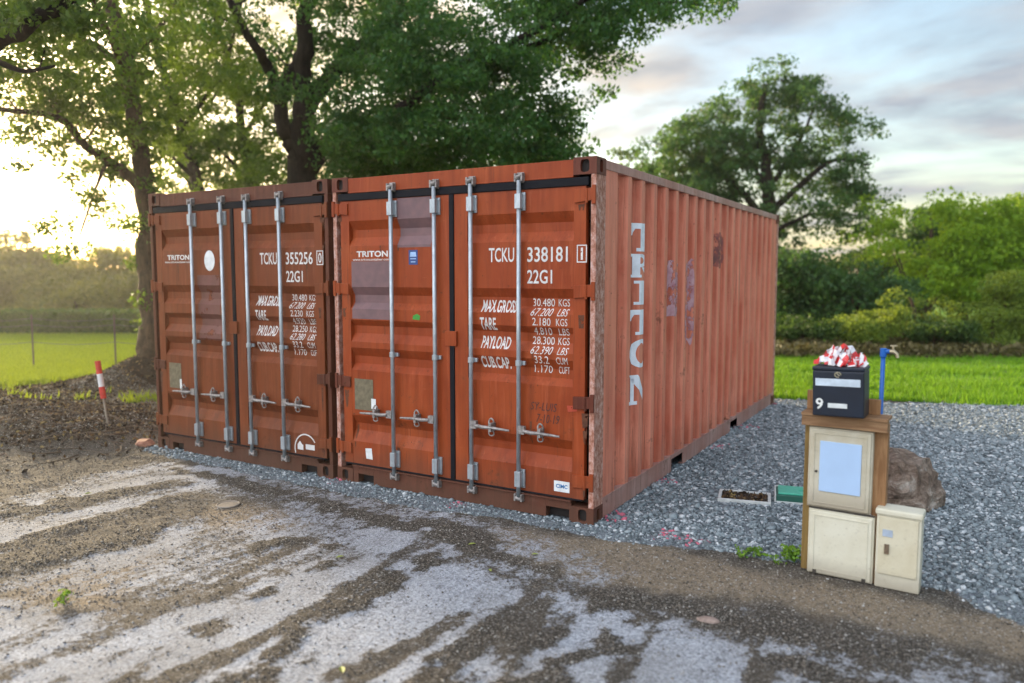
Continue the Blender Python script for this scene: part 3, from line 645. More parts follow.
def ground_mat():
    t = NT('ground_cover', .92, 0, .25); v = t.co('World'); a, dk, tn, gv = t.attr('covA'); lw, fd, lt, pk = t.attr('covB')
    nf = t.noise(v, 9, 6, .7); nh = t.noise(v, 70, 5, .75); nl = t.noise(v, 1.2, 5, .6); vv = t.voro(v, 95, out='Color')
    vs = t.n.new('ShaderNodeSeparateColor'); t.l.new(vv, vs.inputs[0])
    vk = t.co('World', (7.5, 1.5, 1)); ns = t.noise(vk, 1.0, 7, .7, .5); n25 = t.noise(v, 26, 5, .7)
    soil = t.mix(t.rng(nf, .32, .68), (.030, .026, .021), (.125, .104, .078))
    soil = t.mix(t.math('MULTIPLY', tn, .9), soil, t.mix(t.rng(nh, .3, .7), (.16, .115, .070), (.44, .345, .23)))
    soil = t.mix(t.rng(n25, .50, .66, 0, .75), soil, t.mix(t.rng(nh, .35, .7), (.040, .031, .022), (.105, .080, .056)))
    soil = t.mix(t.math('MULTIPLY', dk, .85), soil, t.mix(t.rng(nh, .35, .7), (.020, .017, .014), (.085, .070, .050)))
    grit = t.mix(t.rng(vs.outputs[0], 0, 1), (.08, .068, .055), (.50, .46, .40))
    soil = t.mix(t.rng(nh, .51, .60, 0, .75), soil, grit); soil = t.mix(t.rng(t.noise(v, 130, 4, .8), .50, .62, 0, .7), soil, (.030, .024, .018))
    asp = t.mix(t.rng(vs.outputs[1], 0, 1), (.22, .235, .26), (.62, .65, .70)); asp = t.mix(t.rng(nf, .35, .7, 0, .6), asp, (.47, .485, .51))
    asp = t.mix(t.rng(nh, .52, .64, 0, .85), asp, (.10, .088, .072)); asp = t.mix(t.rng(t.noise(v, 130, 4, .8), .50, .62, 0, .6), asp, (.09, .09, .095)); asp = t.mix(t.rng(nl, .42, .64, 0, .45), asp, (.16, .140, .112))
    am = t.math('ADD', a, t.rng(nf, .25, .75, -.30, .30)); am = t.math('ADD', am, t.rng(ns, .3, .7, .26, -.34)); am = t.math('ADD', am, t.rng(nh, .3, .7, -.46, .46)); am = t.math('ADD', am, t.rng(n25, .3, .7, .40, -.40))
    am = t.math('MULTIPLY', t.rng(am, .34, .66), t.rng(a, 0, .10))
    col = t.mix(am, soil, asp)
    grv = t.mix(t.rng(vs.outputs[2], 0, 1), (.07, .08, .086), (.26, .29, .31))
    gm = t.rng(t.math('ADD', gv, t.rng(nf, .3, .7, -.25, .25)), .4, .6); col = t.mix(gm, col, grv)
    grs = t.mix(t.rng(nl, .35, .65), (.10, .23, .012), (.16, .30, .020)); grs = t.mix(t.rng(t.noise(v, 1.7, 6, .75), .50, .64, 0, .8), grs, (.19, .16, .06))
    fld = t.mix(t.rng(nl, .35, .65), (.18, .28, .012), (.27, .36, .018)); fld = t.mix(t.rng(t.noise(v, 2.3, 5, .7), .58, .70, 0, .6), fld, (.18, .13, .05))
    lit = t.mix(t.rng(nf, .3, .7), (.012, .008, .005), (.050, .030, .016)); lit = t.mix(t.rng(nh, .57, .7, 0, .7), lit, (.15, .09, .04))
    col = t.mix(t.rng(t.math('ADD', lt, t.rng(nf, .3, .7, -.2, .2)), .3, .7), col, lit)
    col = t.mix(t.rng(t.math('ADD', lw, t.rng(nf, .3, .7, -.2, .2)), .35, .65), col, grs)
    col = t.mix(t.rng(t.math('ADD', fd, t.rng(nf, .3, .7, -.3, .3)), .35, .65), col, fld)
    col = t.mix(t.math('MULTIPLY', pk, t.rng(nh, .48, .6, 0, .6)), col, (.55, .16, .18))
    t.color(col); h = t.math('ADD', t.math('MULTIPLY', nh, .6), t.math('MULTIPLY', nf, 1.0)); t.bump(h, .55, .02); return t.mat
MG = ground_mat()
nxg, nyg = len(gx), len(gy)
V = np.stack([X, Y, Z], -1).reshape(-1, 3)
ii, jj = np.meshgrid(np.arange(nyg - 1), np.arange(nxg - 1), indexing='ij')
Fq = np.stack([ii * nxg + jj, ii * nxg + jj + 1, (ii + 1) * nxg + jj + 1, (ii + 1) * nxg + jj], -1).reshape(-1, 4)
def fm_(a): a = a.reshape(-1); return a[Fq].mean(1)
yc = fm_(Y); xc = fm_(X); gF, lF, fF = fm_(g_), fm_(la_), fm_(fi_)
road_line = [(-60, 12), (-20, 1.5), (-9, -1.6), (-5.5, -1.3), (-4.3, -.7), (-2.0, -.62), (-.6, -.85), (.1, -1.12), (1.62, -1.2), (2.5, -1.05), (4.5, -1.6), (60, -30)]
isroad = (yc < line_y(xc, road_line)) 
cls = np.where(gF > .5, 0, np.where(lF > .5, 1, np.where(isroad, 3, np.where(fF > .5, 2, 4))))
for k, nm in enumerate(('gravel_yard', 'lawn', 'field', 'road', 'ground')):
    Fk = Fq[cls == k]; u, inv = np.unique(Fk, return_inverse=True)
    o = np_mesh(nm, V[u], inv.reshape(-1, 4), MG, attrs={'covA': A1[u], 'covB': A2[u]}, smooth=True); tag(o, kind='structure')

# loose gravel stones
ICO = None
def ico():
    bm = bmesh.new(); bmesh.ops.create_icosphere(bm, subdivisions=1, radius=1); v = np.array([x.co[:] for x in bm.verts]); f = np.array([[q.index for q in x.verts] for x in bm.faces]); bm.free(); return v, f
IV, IF = ico()
def scatter_stones(name, px, py, pz, size, mat, label, cat, pink=None, flat=.6):
    n = len(px); S = size[:, None, None] * RNG.uniform(.55, 1.25, (n, 1, 3)) * np.array([1, 1, flat])
    v = IV[None] * RNG.uniform(.58, 1.32, (n, len(IV), 1)) * S
    a = RNG.uniform(0, 6.28, n); tl = RNG.normal(0, .35, n); ca, sa, ct, st_ = np.cos(a), np.sin(a), np.cos(tl), np.sin(tl)
    y2 = v[..., 1] * ct[:, None] - v[..., 2] * st_[:, None]; z2 = v[..., 1] * st_[:, None] + v[..., 2] * ct[:, None]
    x3 = v[..., 0] * ca[:, None] - y2 * sa[:, None]; y3 = v[..., 0] * sa[:, None] + y2 * ca[:, None]
    P = np.stack([x3 + px[:, None], y3 + py[:, None], z2 + pz[:, None]], -1).reshape(-1, 3)
    F = (IF[None] + (np.arange(n) * len(IV))[:, None, None]).reshape(-1, 3)
    at_ = None
    if pink is not None: at_ = {'pink': np.repeat(np.stack([pink, pink, pink, pink], -1), len(IV), 0)}
    o = np_mesh(name, P, F, mat, attrs=at_); return tag(o, label, cat, kind='stuff')
def m_stone(name, c0, c1, c2):
    t = NT(name, .8, 0, .4); r = t.rpi(); v = t.co('World'); col = t.ramp(r, [(0, c0), (.45, c1), (.8, tuple(x * 1.25 for x in c1)), (.95, c2)])
    col = t.mix(t.rng(t.noise(v, 120, 3), .35, .7, 0, .4), col, tuple(x * .5 for x in c1))
    p = t.attr('pink'); col = t.mix(p[0], col, (.58, .14, .19)); t.color(col); t.bump(t.noise(v, 200, 3), .3, .003); return t.mat
MS = m_stone('blue_grey_gravel', (.055, .068, .072), (.235, .272, .282), (.64, .66, .66))
# density: many where the yard is near, fewer farther on
N = 320000; px = RNG.uniform(-5.0, 6.2, N); py = RNG.uniform(-.7, 7.6, N) 
g2 = zones(px, py)[0]; under = (px > -4.95) & (px < -.06) & (py > .05)
dist = np.hypot(px - CAM[0], py - CAM[1])
vis = (px - CAM[0]) * RT[0] + (py - CAM[1]) * RT[1]; dep = (px - CAM[0]) * FW[0] + (py - CAM[1]) * FW[1]
keep = (RNG.random(N) < sstep(.02, .6, g2) ** 1.5) & ~under & ((py > .0) | (RNG.random(N) < .55)) & (np.abs(vis) < dep * .72 + .3) & (RNG.random(N) < np.clip(1.5 - (dist - 4) * .12, .42, 1))
px, py, dist = px[keep], py[keep], dist[keep]
pz = height(px, py); size = RNG.gamma(3.2, .0027, len(px)) + .0040 + (dist > 8) * .004; size = np.where(py < -.02, size * .72, size)
pk = np.zeros(len(px))
for p in PINK: pk = np.maximum(pk, (RNG.random(len(px)) < (.30 * np.exp(-((px - p[0]) ** 2 + (py - p[1]) ** 2) / .009))) * 1.0)
scatter_stones('gravel', px, py, pz + size * .25, size, MS, 'loose blue grey crushed stone covering the yard beside the containers', 'gravel', pk)
# grit and clods on the dirt verge and in front
N = 320000; px = RNG.uniform(-9.5, 3.4, N); py = RNG.uniform(-3.4, 2.2, N); g2, l2, f2, li2 = zones(px, py); a2, d2, t2 = masks(px, py)
u = (px > -4.98) & (px < .02) & (py > -.03)
keep = (g2 < .5) & ~u & (RNG.random(N) < (1 - .78 * a2) * (.35 + .4 * d2 + .5 * li2 + .25 * t2))
px, py = px[keep], py[keep]; size = np.minimum(RNG.gamma(1.6, .0015, len(px)) + .0019, .0085) + li2[keep] * RNG.random(len(px)) * .008
def surf_z(px, py):   # bilinear lookup in the ground sheet
    i = np.clip(np.searchsorted(gy, py) - 1, 0, nyg - 2); j = np.clip(np.searchsorted(gx, px) - 1, 0, nxg - 2)
    fy = (py - gy[i]) / (gy[i + 1] - gy[i]); fx = (px - gx[j]) / (gx[j + 1] - gx[j])
    return (Z[i, j] * (1 - fx) + Z[i, j + 1] * fx) * (1 - fy) + (Z[i + 1, j] * (1 - fx) + Z[i + 1, j + 1] * fx) * fy
MS2 = m_stone('brown_grit', (.035, .028, .020), (.17, .140, .108), (.48, .46, .42))
scatter_stones('soil_grit', px, py, surf_z(px, py) + size * .2, size, MS2, 'brown grit and crumbs of soil strewn over the verge and road', 'grit', np.zeros(len(px)))

# ------------------------------------------------------------------ leaves, grass
def m_leaf(name, c0, c1, tr, tw=.45):
    t = NT(name, .55, 0, .35); r = t.rpi(); col = t.mix(r, c0, c1); t.color(col)
    tb = t.n.new('ShaderNodeBsdfTranslucent'); mx = t.n.new('ShaderNodeMixShader'); mx.inputs[0].default_value = tw
    t.l.new(t.mix(r, tuple(x * .6 for x in tr), tr), tb.inputs[0]); t.l.new(t.p.outputs[0], mx.inputs[1]); t.l.new(tb.outputs[0], mx.inputs[2]); t.l.new(mx.outputs[0], t.out.inputs[0]); return t.mat
def leaves_mesh(name, P, size, mat, parent=None, droop=.25, aspect=.55):
    """one folded four-point leaf at every point"""
    n = len(P); d = RNG.normal(size=(n, 3)); d[:, 2] -= droop; d /= np.linalg.norm(d, axis=1)[:, None]
    s = np.cross(d, RNG.normal(size=(n, 3))); s /= np.linalg.norm(s, axis=1)[:, None]; u = np.cross(d, s)
    L_ = (size * RNG.uniform(.6, 1.3, n))[:, None]
    V = np.stack([P - d * L_ * .5, P + s * L_ * aspect * .5 + u * L_ * .12, P + d * L_ * .5, P - s * L_ * aspect * .5 + u * L_ * .12], 1).reshape(-1, 3)
    b = np.arange(n)[:, None] * 4; F = np.concatenate([b + [0, 1, 2], b + [0, 2, 3]], 0)
    return np_mesh(name, V, F, mat, parent)
def blades(name, px, py, pz, h, w, mat, label, cat, lean=.35):
    n = len(px); a = RNG.uniform(0, 6.28, n); dx, dy = np.cos(a) * w, np.sin(a) * w; lx, ly = RNG.normal(0, lean, (2, n)) * h
    B = np.stack([px, py, pz], -1)
    V = np.stack([B - np.stack([dx, dy, 0 * dx], -1), B + np.stack([dx, dy, 0 * dx], -1), B + np.stack([lx, ly, h], -1)], 1).reshape(-1, 3)
    o = np_mesh(name, V, np.arange(3 * n).reshape(-1, 3), mat); return tag(o, label, cat, kind='stuff')
M['grass'] = m_leaf('lawn_grass', (.11, .26, .012), (.18, .36, .02), (.35, .60, .03), .45)
M['grass_y'] = m_leaf('field_grass', (.16, .26, .012), (.25, .33, .02), (.45, .55, .03), .5)
N = 150000; dpt = 8 + 12 * RNG.random(N) ** 1.3; lat = RNG.uniform(.25, .80, N) * dpt
px = CAM[0] + FW[0] * dpt + RT[0] * lat; py = CAM[1] + FW[1] * dpt + RT[1] * lat; z_ = zones(px, py)
k = (z_[1] > .5) & (RNG.random(N) < .15 + .85 * sstep(.40, .56, fbm(px * .9, py * 2.2)))
blades('lawn_grass', px[k], py[k], surf_z(px, py)[k], RNG.uniform(.03, .12, k.sum()), .010, M['grass'], 'short bright green grass beyond the gravel yard', 'grass')
N = 170000; dpt = 9 + 15 * RNG.random(N) ** 1.2; lat = RNG.uniform(-.78, -.38, N) * dpt
px = CAM[0] + FW[0] * dpt + RT[0] * lat; py = CAM[1] + FW[1] * dpt + RT[1] * lat; z_ = zones(px, py)
k = (z_[2] > .02) & (RNG.random(N) < z_[2] ** 1.5 + .06)
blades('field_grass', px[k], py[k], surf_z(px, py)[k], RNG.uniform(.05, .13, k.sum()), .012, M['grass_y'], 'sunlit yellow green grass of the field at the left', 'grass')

# ------------------------------------------------------------------ trees
def m_bark(name, c0, c1):
    t = NT(name, .9, 0, .2); v = t.co('World', (1, 1, .25)); n = t.noise(v, 14, 7, .75); t.color(t.mix(t.rng(n, .35, .65), c0, c1)); t.bump(n, .9, .05); return t.mat
M['bark'] = m_bark('dark_oak_bark', (.010, .007, .005), (.040, .028, .020))
M['bark_l'] = m_bark('brown_bark', (.040, .028, .018), (.13, .085, .050))
M['oak'] = m_leaf('dark_oak_leaves', (.020, .080, .018), (.065, .150, .030), (.17, .36, .05), .4)
M['oak_y'] = m_leaf('sunlit_oak_leaves', (.030, .080, .012), (.075, .140, .020), (.27, .40, .04), .45)
M['far_oak'] = m_leaf('grey_green_leaves', (.030, .080, .022), (.070, .145, .036), (.17, .32, .05), .4)
M['lime'] = m_leaf('light_green_leaves', (.14, .27, .012), (.25, .38, .022), (.52, .68, .04), .5)
M['bush'] = m_leaf('bush_leaves', (.08, .15, .016), (.19, .25, .030), (.40, .50, .05), .45)
M['bush_d'] = m_leaf('dark_bush_leaves', (.028, .070, .014), (.070, .125, .022), (.16, .26, .03), .4)
M['lime2'] = m_leaf('pale_green_leaves', (.05, .11, .018), (.11, .17, .03), (.25, .36, .05), .4)
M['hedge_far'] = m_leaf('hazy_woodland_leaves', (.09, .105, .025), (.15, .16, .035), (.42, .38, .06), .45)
def tree(name, label, base, limbs, clouds, nclump, per, leaf, lm, bm_, clump_r=.5, group=None, gap=.38, seed=1, th=.02, cat='tree', limb_d=None):
    """limbs: list of (points, r0, r1); clouds: ellipsoids (centre, radii, weight). Clumps of leaves fill the
    clouds, each carried by a twig from the nearest limb."""
    rr = np.random.default_rng(seed); root = empty(name, tuple(base), label, cat, group)
    b = np.asarray(base, float); mb = MB(); nodes = []; nr = []
    for pts, r0, r1 in limbs:
        pts = [np.asarray(p, float) for p in pts]; out = []
        for k in range(len(pts) - 1):          # Catmull-Rom
            p0, p1, p2, p3 = pts[max(k - 1, 0)], pts[k], pts[k + 1], pts[min(k + 2, len(pts) - 1)]
            for t in np.linspace(0, 1, 6, endpoint=False):
                out.append(.5 * ((2 * p1) + (p2 - p0) * t + (2 * p0 - 5 * p1 + 4 * p2 - p3) * t * t + (3 * p1 - p0 - 3 * p2 + p3) * t ** 3))
        out.append(pts[-1]); m = len(out); rad = [r0 + (r1 - r0) * (i / (m - 1)) ** .8 for i in range(m)]
        out = [o + rr.normal(0, rad[i] * .18, 3) * (i > 0) for i, o in enumerate(out)]
        mb.tube([o - b for o in out], [max(.004, q * rr.uniform(.92, 1.08)) for q in rad], 10)
        s_ = m // 3 if pts[0][2] < b[2] + .5 else 1
        nodes += out[s_:]; nr += rad[s_:]
    w = np.array([c[2] for c in clouds], float); w /= w.sum(); pts = []
    off = rr.uniform(0, 50, 3)
    while len(pts) < nclump:
        c = clouds[rr.choice(len(clouds), p=w)]; u = rr.normal(size=3); u /= np.linalg.norm(u); u *= rr.random() ** (1 / 2.2)
        p = np.asarray(c[0]) + u * np.asarray(c[1])
        if p[2] < b[2] + .3: continue
        if float(fbm(np.array([p[0] * .8 + off[0] + p[2] * .5]), np.array([p[2] * .8 + p[1] * .5 + off[1]]), 3)[0]) < gap: continue
        pts.append(p)
    pts = np.array(pts); order = []
    nd = np.array(nodes); d0 = np.min(np.linalg.norm(pts[:, None] - nd[None, ::3], axis=2), axis=1); order = np.argsort(d0)
    ND = list(nodes); NR = list(nr); arr = np.array(ND); 
    buf = np.zeros((len(ND) + nclump * 3, 3)); buf[:len(ND)] = arr; cnt = len(ND); NRa = np.zeros(len(buf)); NRa[:cnt] = nr
    for i in order:
        p = pts[i]; j = int(np.argmin(np.linalg.norm(buf[:cnt] - p, axis=1) + .15 * (buf[:cnt, 2] > p[2]))); q_ = buf[j]; r = min(NRa[j] * .6, th + .012 * np.linalg.norm(p - q_)); 
        m1 = q_ + (p - q_) * .35 + rr.normal(0, .06, 3) * np.linalg.norm(p - q_); m2 = q_ + (p - q_) * .7 + rr.normal(0, .06, 3) * np.linalg.norm(p - q_) + [0, 0, .05]
        mb.tube([q_ - b, m1 - b, m2 - b, p - b], [r, r * .75, r * .5, .004], 5, cap=False)
        for pp, rr_ in ((m1, r * .75), (m2, r * .5), (p, r * .35)): buf[cnt] = pp; NRa[cnt] = rr_; cnt += 1
    mb.build('trunk', bm_, root, smooth=True)
    cl = np.repeat(pts, per, 0); n = len(cl); sc_ = np.repeat(rr.uniform(.55, 1.3, len(pts)), per)[:, None]
    u = rr.normal(size=(n, 3)); u /= np.linalg.norm(u, axis=1)[:, None]; u *= rr.random((n, 1)) ** .45
    P = cl + u * clump_r * sc_ * [1, 1, .6]
    leaves_mesh('crown', P - b, leaf, lm, root)
    return root
A = at
def gz(p): p = np.array(p, float); p[2] = float(height(np.array([p[0]]), np.array([p[1]]))[0]) - .1; return p
# leaning tree behind the left container
b = gz(np.append(TREE_L, 0)); d = 12.3
tree('oak_tree', 'sparse leaning tree with ivy-flared base, nearest the left end of the brown container', b,
     [([b, A(152, 330, d), A(150, 270, d), A(147, 200, d), A(141, 160, d), A(131, 95, d), A(122, 45, d), A(108, -10, d), A(100, -80, d)], .23, .07),
      ([A(147, 205, d), A(134, 180, d), A(108, 160, d - .3), A(85, 146, d - .5), A(64, 122, d - .8), A(30, 112, d - 1), A(-30, 108, d - 1.2)], .11, .03),
      ([A(128, 85, d), A(112, 58, d), A(90, 42, d - .5), A(60, 38, d - 1)], .07, .03),
      ([A(64, 122, d - .8), A(40, 80, d - 1), A(20, 60, d - 1.5)], .05, .02),
      ([A(108, 160, d - .3), A(95, 190, d - .6), A(80, 235, d - .8)], .035, .012),
      ([A(133, 100, d), A(120, 60, d - 1), A(95, 5, d - 2), A(60, -60, d - 3)], .07, .03),
      ([A(125, 60, d), A(165, 20, d + 1), A(200, -60, d + 2)], .06, .03)],
     [(A(40, 80, d - 1), (2.2, 2.2, 1.5), 2.2), (A(110, 60, d), (2.2, 2.2, 1.6), 1.6), (A(170, 40, d + 1), (2., 2., 1.5), 1.0), (A(20, 20, d - 2), (2.4, 2.2, 1.2), 1.8), (A(100, -60, d), (4, 3, 2), 1.5),
      (A(78, 215, d - .8), (.5, .8, .75), .35), (A(150, 250, d), (.28, .28, 1.5), .25), (A(60, 150, d - .6), (1.8, 1.4, .55), .7), (A(185, 130, d + 1.5), (1.3, 1.6, 1.3), .6)],
     380, 85, .085, M['oak_y'], M['bark_l'], .36, 'trees rising behind the containers', .40, 3)
# great oak behind the middle
d = 15.0; b = gz(A(303, 384, d))
tree('oak_tree', 'massive dark oak with forked trunk rising above where the containers meet', b,
     [([b, A(304, 300, d), A(303, 215, d), A(303, 170, d), A(304, 135, d), A(305, 90, d), A(303, 40, d), A(310, -30, d), A(318, -120, d)], .42, .10),
      ([A(301, 175, d), A(292, 148, d), A(283, 125, d), A(277, 92, d), A(264, 60, d - .4), A(248, 35, d - .8), A(225, -10, d - 1), A(200, -60, d - 1.4)], .19, .05),
      ([A(280, 105, d), A(290, 75, d), A(300, 50, d + .3)], .12, .08),
      ([A(306, 170, d), A(325, 146, d), A(350, 135, d - .5), A(400, 110, d - 1), A(455, 70, d - 1.3), A(520, 40, d - 1.5), A(600, -10, d - 1.6)], .22, .05),
      ([A(304, 110, d), A(345, 60, d + .5), A(420, 0, d + 1), A(520, -70, d + 1)], .20, .07),
      ([A(455, 70, d - 1.3), A(540, 42, d - 1.3), A(590, 20, d - 1), A(660, 2, d - .8), A(705, 6, d - .8)], .07, .015),
      ([A(400, 110, d - 1), A(470, 120, d - 1), A(560, 110, d - 1)], .06, .02)],
     [(A(400, 100, d - 1), (2.4, 2.2, 1.4), 2.6), (A(470, 60, d - 1), (2.6, 2.2, 1.5), 2.8), (A(540, 60, d - 1), (1.3, 1.6, 1.2), 1.2), (A(420, 10, d), (4, 3, 1.8), 3.6), (A(430, 150, d - 1.2), (2.2, 1.6, .75), 1.8), (A(510, 150, d - .5), (1.5, 1.3, .5), .9), (A(380, 158, d + 1), (1.8, 1.6, .7), 1.2), (A(450, 172, d), (2.8, 1.6, .5), 1.6),
      (A(590, 20, d - 1), (1.5, 1.3, .75), .9), (A(668, 8, d - 1), (1.0, .9, .35), .22), (A(705, -12, d - 1), (1.2, .9, .5), .45), (A(350, 40, d + 1), (2.2, 2, 2), 1.3), (A(420, -120, d), (6, 4, 3), 2.2), (A(240, -20, d - 1), (2, 2, 1.4), 1.0), (A(368, 150, d), (.9, 1.2, .7), .5), (A(555, 130, d - 1), (.5, .9, .7), .25)],
     860, 130, .095, M['oak'], M['bark'], .42, 'trees rising behind the containers', .40, 5)
# tree standing outside the left edge, one limb of it hangs into the corner
d = 8.0; b = gz(gr(-250, 470))
tree('oak_tree', 'near dark limb and leaves hanging in at the top left corner of the photo', b,
     [([b, A(-240, 300, d), A(-200, 120, d), A(-170, -60, d), A(-150, -200, d)], .26, .12), ([A(-195, 130, d), A(-100, 78, d), A(-20, 52, d - .3), A(35, 22, d - .5), A(90, -15, d - .6)], .13, .05), ([A(-20, 52, d - .3), A(20, 70, d - .3), A(55, 66, d - .4)], .04, .012)],
     [(A(10, 25, d - .4), (1.1, 1.0, .40), 1.0), (A(60, 0, d - .5), (.9, .9, .35), .7), (A(-120, 20, d), (1.6, 1.5, 1.0), 1.2), (A(-60, -80, d), (2, 1.6, 1.0), 1.0)],
     120, 70, .075, M['oak_y'], M['bark'], .24, 'trees rising behind the containers', .40, 17, .012)
# slender trees between them
for (pts, dd, sd_, lab, rad) in (
    ([(215, 384), (205, 250), (196, 180), (182, 130), (165, 78), (150, 20), (135, -60)], 17.0, 21, 'slender left-leaning tree seen just right of the sparse leaning tree', .17),
    ([(262, 380), (258, 250), (250, 180), (243, 135), (238, 95), (225, 50), (205, -20), (190, -80)], 18.5, 22, 'thin dark tree just left of the massive oak trunk', .16),
    ([(232, 378), (216, 260), (192, 185), (178, 150), (160, 110), (138, 75), (110, 0)], 20.0, 23, 'slim tree between the sparse leaning tree and the thin dark tree, farthest back', .14)):
    b = gz(A(*pts[0], dd)); P_ = [b] + [A(x, y, dd) for x, y in pts[1:]]
    mid = [A(x, y, dd) for x, y in pts]
    tree('slender_tree', lab, b, [(P_, rad, rad * .35), ([mid[3], A(pts[3][0] + 40, pts[3][1] - 60, dd), A(pts[3][0] + 60, pts[3][1] - 130, dd)], rad * .4, rad * .15), ([mid[2], A(pts[2][0] - 40, pts[2][1] - 40, dd - 1)], rad * .4, rad * .12)],
         [(A(pts[2][0] + 10, pts[2][1] - 20, dd), (2.2, 1.8, 1.1), 1.2), (A(pts[3][0] + 15, pts[3][1] - 40, dd), (2.4, 1.8, 1.6), 1.3), (A(pts[5][0], pts[5][1], dd), (2.6, 2, 2), 1.0), (A(pts[1][0] + 10, pts[1][1] - 70, dd), (2.4, 2.0, .8), 1.6)], 125, 80, .11, M['oak_y'], M['bark'], .42, 'trees rising behind the containers', .42, sd_)
# broad oak at right, beyond the lawn
d = 27.0; b = gz(A(766, 342, d))
tree('oak_tree', 'broad round-topped oak against the cloudy sky beyond the far end of the container', b,
     [([b, A(767, 270, d), A(770, 225, d), A(768, 180, d), A(760, 130, d), A(765, 85, d)], .45, .08), ([A(770, 230, d), A(740, 190, d), A(700, 160, d), A(660, 140, d)], .16, .04),
      ([A(769, 215, d), A(800, 185, d), A(835, 160, d), A(870, 165, d)], .16, .04), ([A(769, 200, d), A(745, 150, d), A(715, 115, d)], .12, .03), ([A(769, 190, d), A(800, 140, d), A(815, 105, d)], .12, .03), ([A(770, 235, d), A(810, 215, d), A(860, 215, d)], .10, .03)],
     [(A(770, 112, d), (2.3, 2.2, 1.3), 1.8), (A(715, 140, d), (2.0, 2.0, 1.4), 1.3), (A(828, 150, d), (1.7, 1.8, 1.5), 1.3), (A(665, 150, d), (1.2, 1.6, .9), .5), (A(760, 165, d), (3.0, 2.2, 1.2), 1.3), (A(855, 195, d), (1.1, 1.4, .8), .7), (A(810, 85, d), (1.2, 1.2, .6), .4), (A(700, 190, d), (2.6, 2, .9), .9), (A(830, 222, d), (1.9, 1.4, .7), .8), (A(700, 175, d), (1.9, 2, 1.2), 1.0), (A(780, 205, d), (2.4, 2, .8), .9), (A(778, 85, d), (1.5, 1.5, .7), .8)],
     330, 100, .15, M['far_oak'], M['bark'], .55, 'trees beyond the lawn', .44, 9, .02)
# woodland edge beyond the lawn: (px, top y, depth, half width m, material, label)
def bushy(name, lab, pxx, ytop, dd, hw, mat, seed, per=90, n=110, leaf=.13, group='trees beyond the lawn', ybase=None, cr=.42, cat='tree', gap=.30):
    b = gz(A(pxx, 300, dd)); top = A(pxx, ytop, dd)[2]; hgt = top - b[2]; rr = random.Random(seed)
    c = np.array([b[0], b[1], b[2] + hgt * .55]); cl = [(c, (hw * .8, hw * .8, hgt * .42), 2)]
    for k in range(6):
        a = rr.uniform(0, 6.28); cl.append((c + np.array([math.cos(a) * hw * .55, math.sin(a) * hw * .55, rr.uniform(-.32, .28) * hgt]), (hw * .45, hw * .45, hgt * .20), .6))
    lim = [([b, b + [0.05, 0, hgt * .3], b + [.1, .05, hgt * .62], b + [.0, 0, hgt * .85]], .05 + hgt * .022, .03)]
    for k in range(4):
        a = rr.uniform(0, 6.28); lim.append(([b + [0, 0, hgt * .12], b + [math.cos(a) * hw * .3, math.sin(a) * hw * .3, hgt * .35], b + [math.cos(a) * hw * .55, math.sin(a) * hw * .55, hgt * .6]], .03 + hgt * .010, .015))
    return tree(name, lab, b, lim, cl, n, per, leaf, mat, M['bark_l'], cr, group, gap, seed, .015, cat)
TR = [('broadleaf_tree', 'bright light-green tree with rounded top right of the broad oak', 925, 190, 24, 2.4, 'lime', 170), ('broadleaf_tree', 'light-green tree cut by the right edge of the photo', 1018, 176, 25, 2.8, 'lime', 200),
      ('broadleaf_tree', 'dark tree directly beyond the far corner of the container', 800, 232, 23, 1.9, 'far_oak', 170), ('broadleaf_tree', 'dull green tree between the container corner tree and the bright light-green one', 855, 262, 22, 1.6, 'far_oak', 130),
      ('broadleaf_tree', 'pale green tree showing low above the container roof, left of the broad oak', 640, 134, 30, 2.6, 'lime2', 230), ('broadleaf_tree', 'dim tree rising over the container roof behind the broad oak', 705, 190, 32, 4.0, 'far_oak', 260),
      ('broadleaf_tree', 'tall dark tree at the back between the two light-green trees', 965, 205, 30, 3.4, 'far_oak', 220), ('broadleaf_tree', 'shaded tree behind the dull green one, its top level with the bushes', 880, 250, 31, 4.0, 'bush_d', 220)]
for i, (nm, lab, x_, yt, dd, hw, mt, n) in enumerate(TR): bushy(nm, lab, x_, yt, dd, hw, M[mt], 40 + i, n=n, leaf=.14 if dd < 28 else .17, cr=.5)
BU = [('bush', 'olive bush with the tallest rounded top beyond the lawn', 910, 288, 18.6, 1.35, 'bush'), ('bush', 'dark green low bush at the foot of the olive bush', 935, 320, 17.6, .95, 'bush_d'), ('bush', 'yellowish bush at the right edge of the lawn', 1012, 262, 19.0, .95, 'bush'),
      ('bush', 'wide green bush in front of the yellowish one', 990, 308, 18.0, 1.1, 'bush'), ('bush', 'small pale bush left of the olive bush', 855, 318, 18.2, .8, 'bush'), ('bush', 'dark small bush next to the container corner', 800, 318, 18.6, 1.0, 'bush_d'), ('bush', 'green bush at the far right beyond the photo edge trees', 1050, 300, 18.2, 1.2, 'bush')]
for i, (nm, lab, x_, yt, dd, hw, mt) in enumerate(BU): bushy(nm, lab, x_, yt, dd, hw, M[mt], 70 + i, n=70, leaf=.085, group='bushes along the lawn edge', cr=.28, cat='bush', gap=.2)
# rough brown undergrowth strip along the far lawn edge
n = 15000; dpt = RNG.uniform(16.4, 19, n); lat = RNG.uniform(.30, .85, n) * dpt; P = np.stack([CAM[0] + FW[0] * dpt + RT[0] * lat, CAM[1] + FW[1] * dpt + RT[1] * lat, RNG.random(n) ** 2.0 * .26 + .0], -1)
M['dry'] = m_leaf('dry_undergrowth', (.09, .075, .03), (.18, .15, .05), (.2, .17, .05), .2)
tag(leaves_mesh('undergrowth', P, .12, M['dry']), 'brown dry undergrowth along the far edge of the lawn', 'undergrowth', kind='stuff')
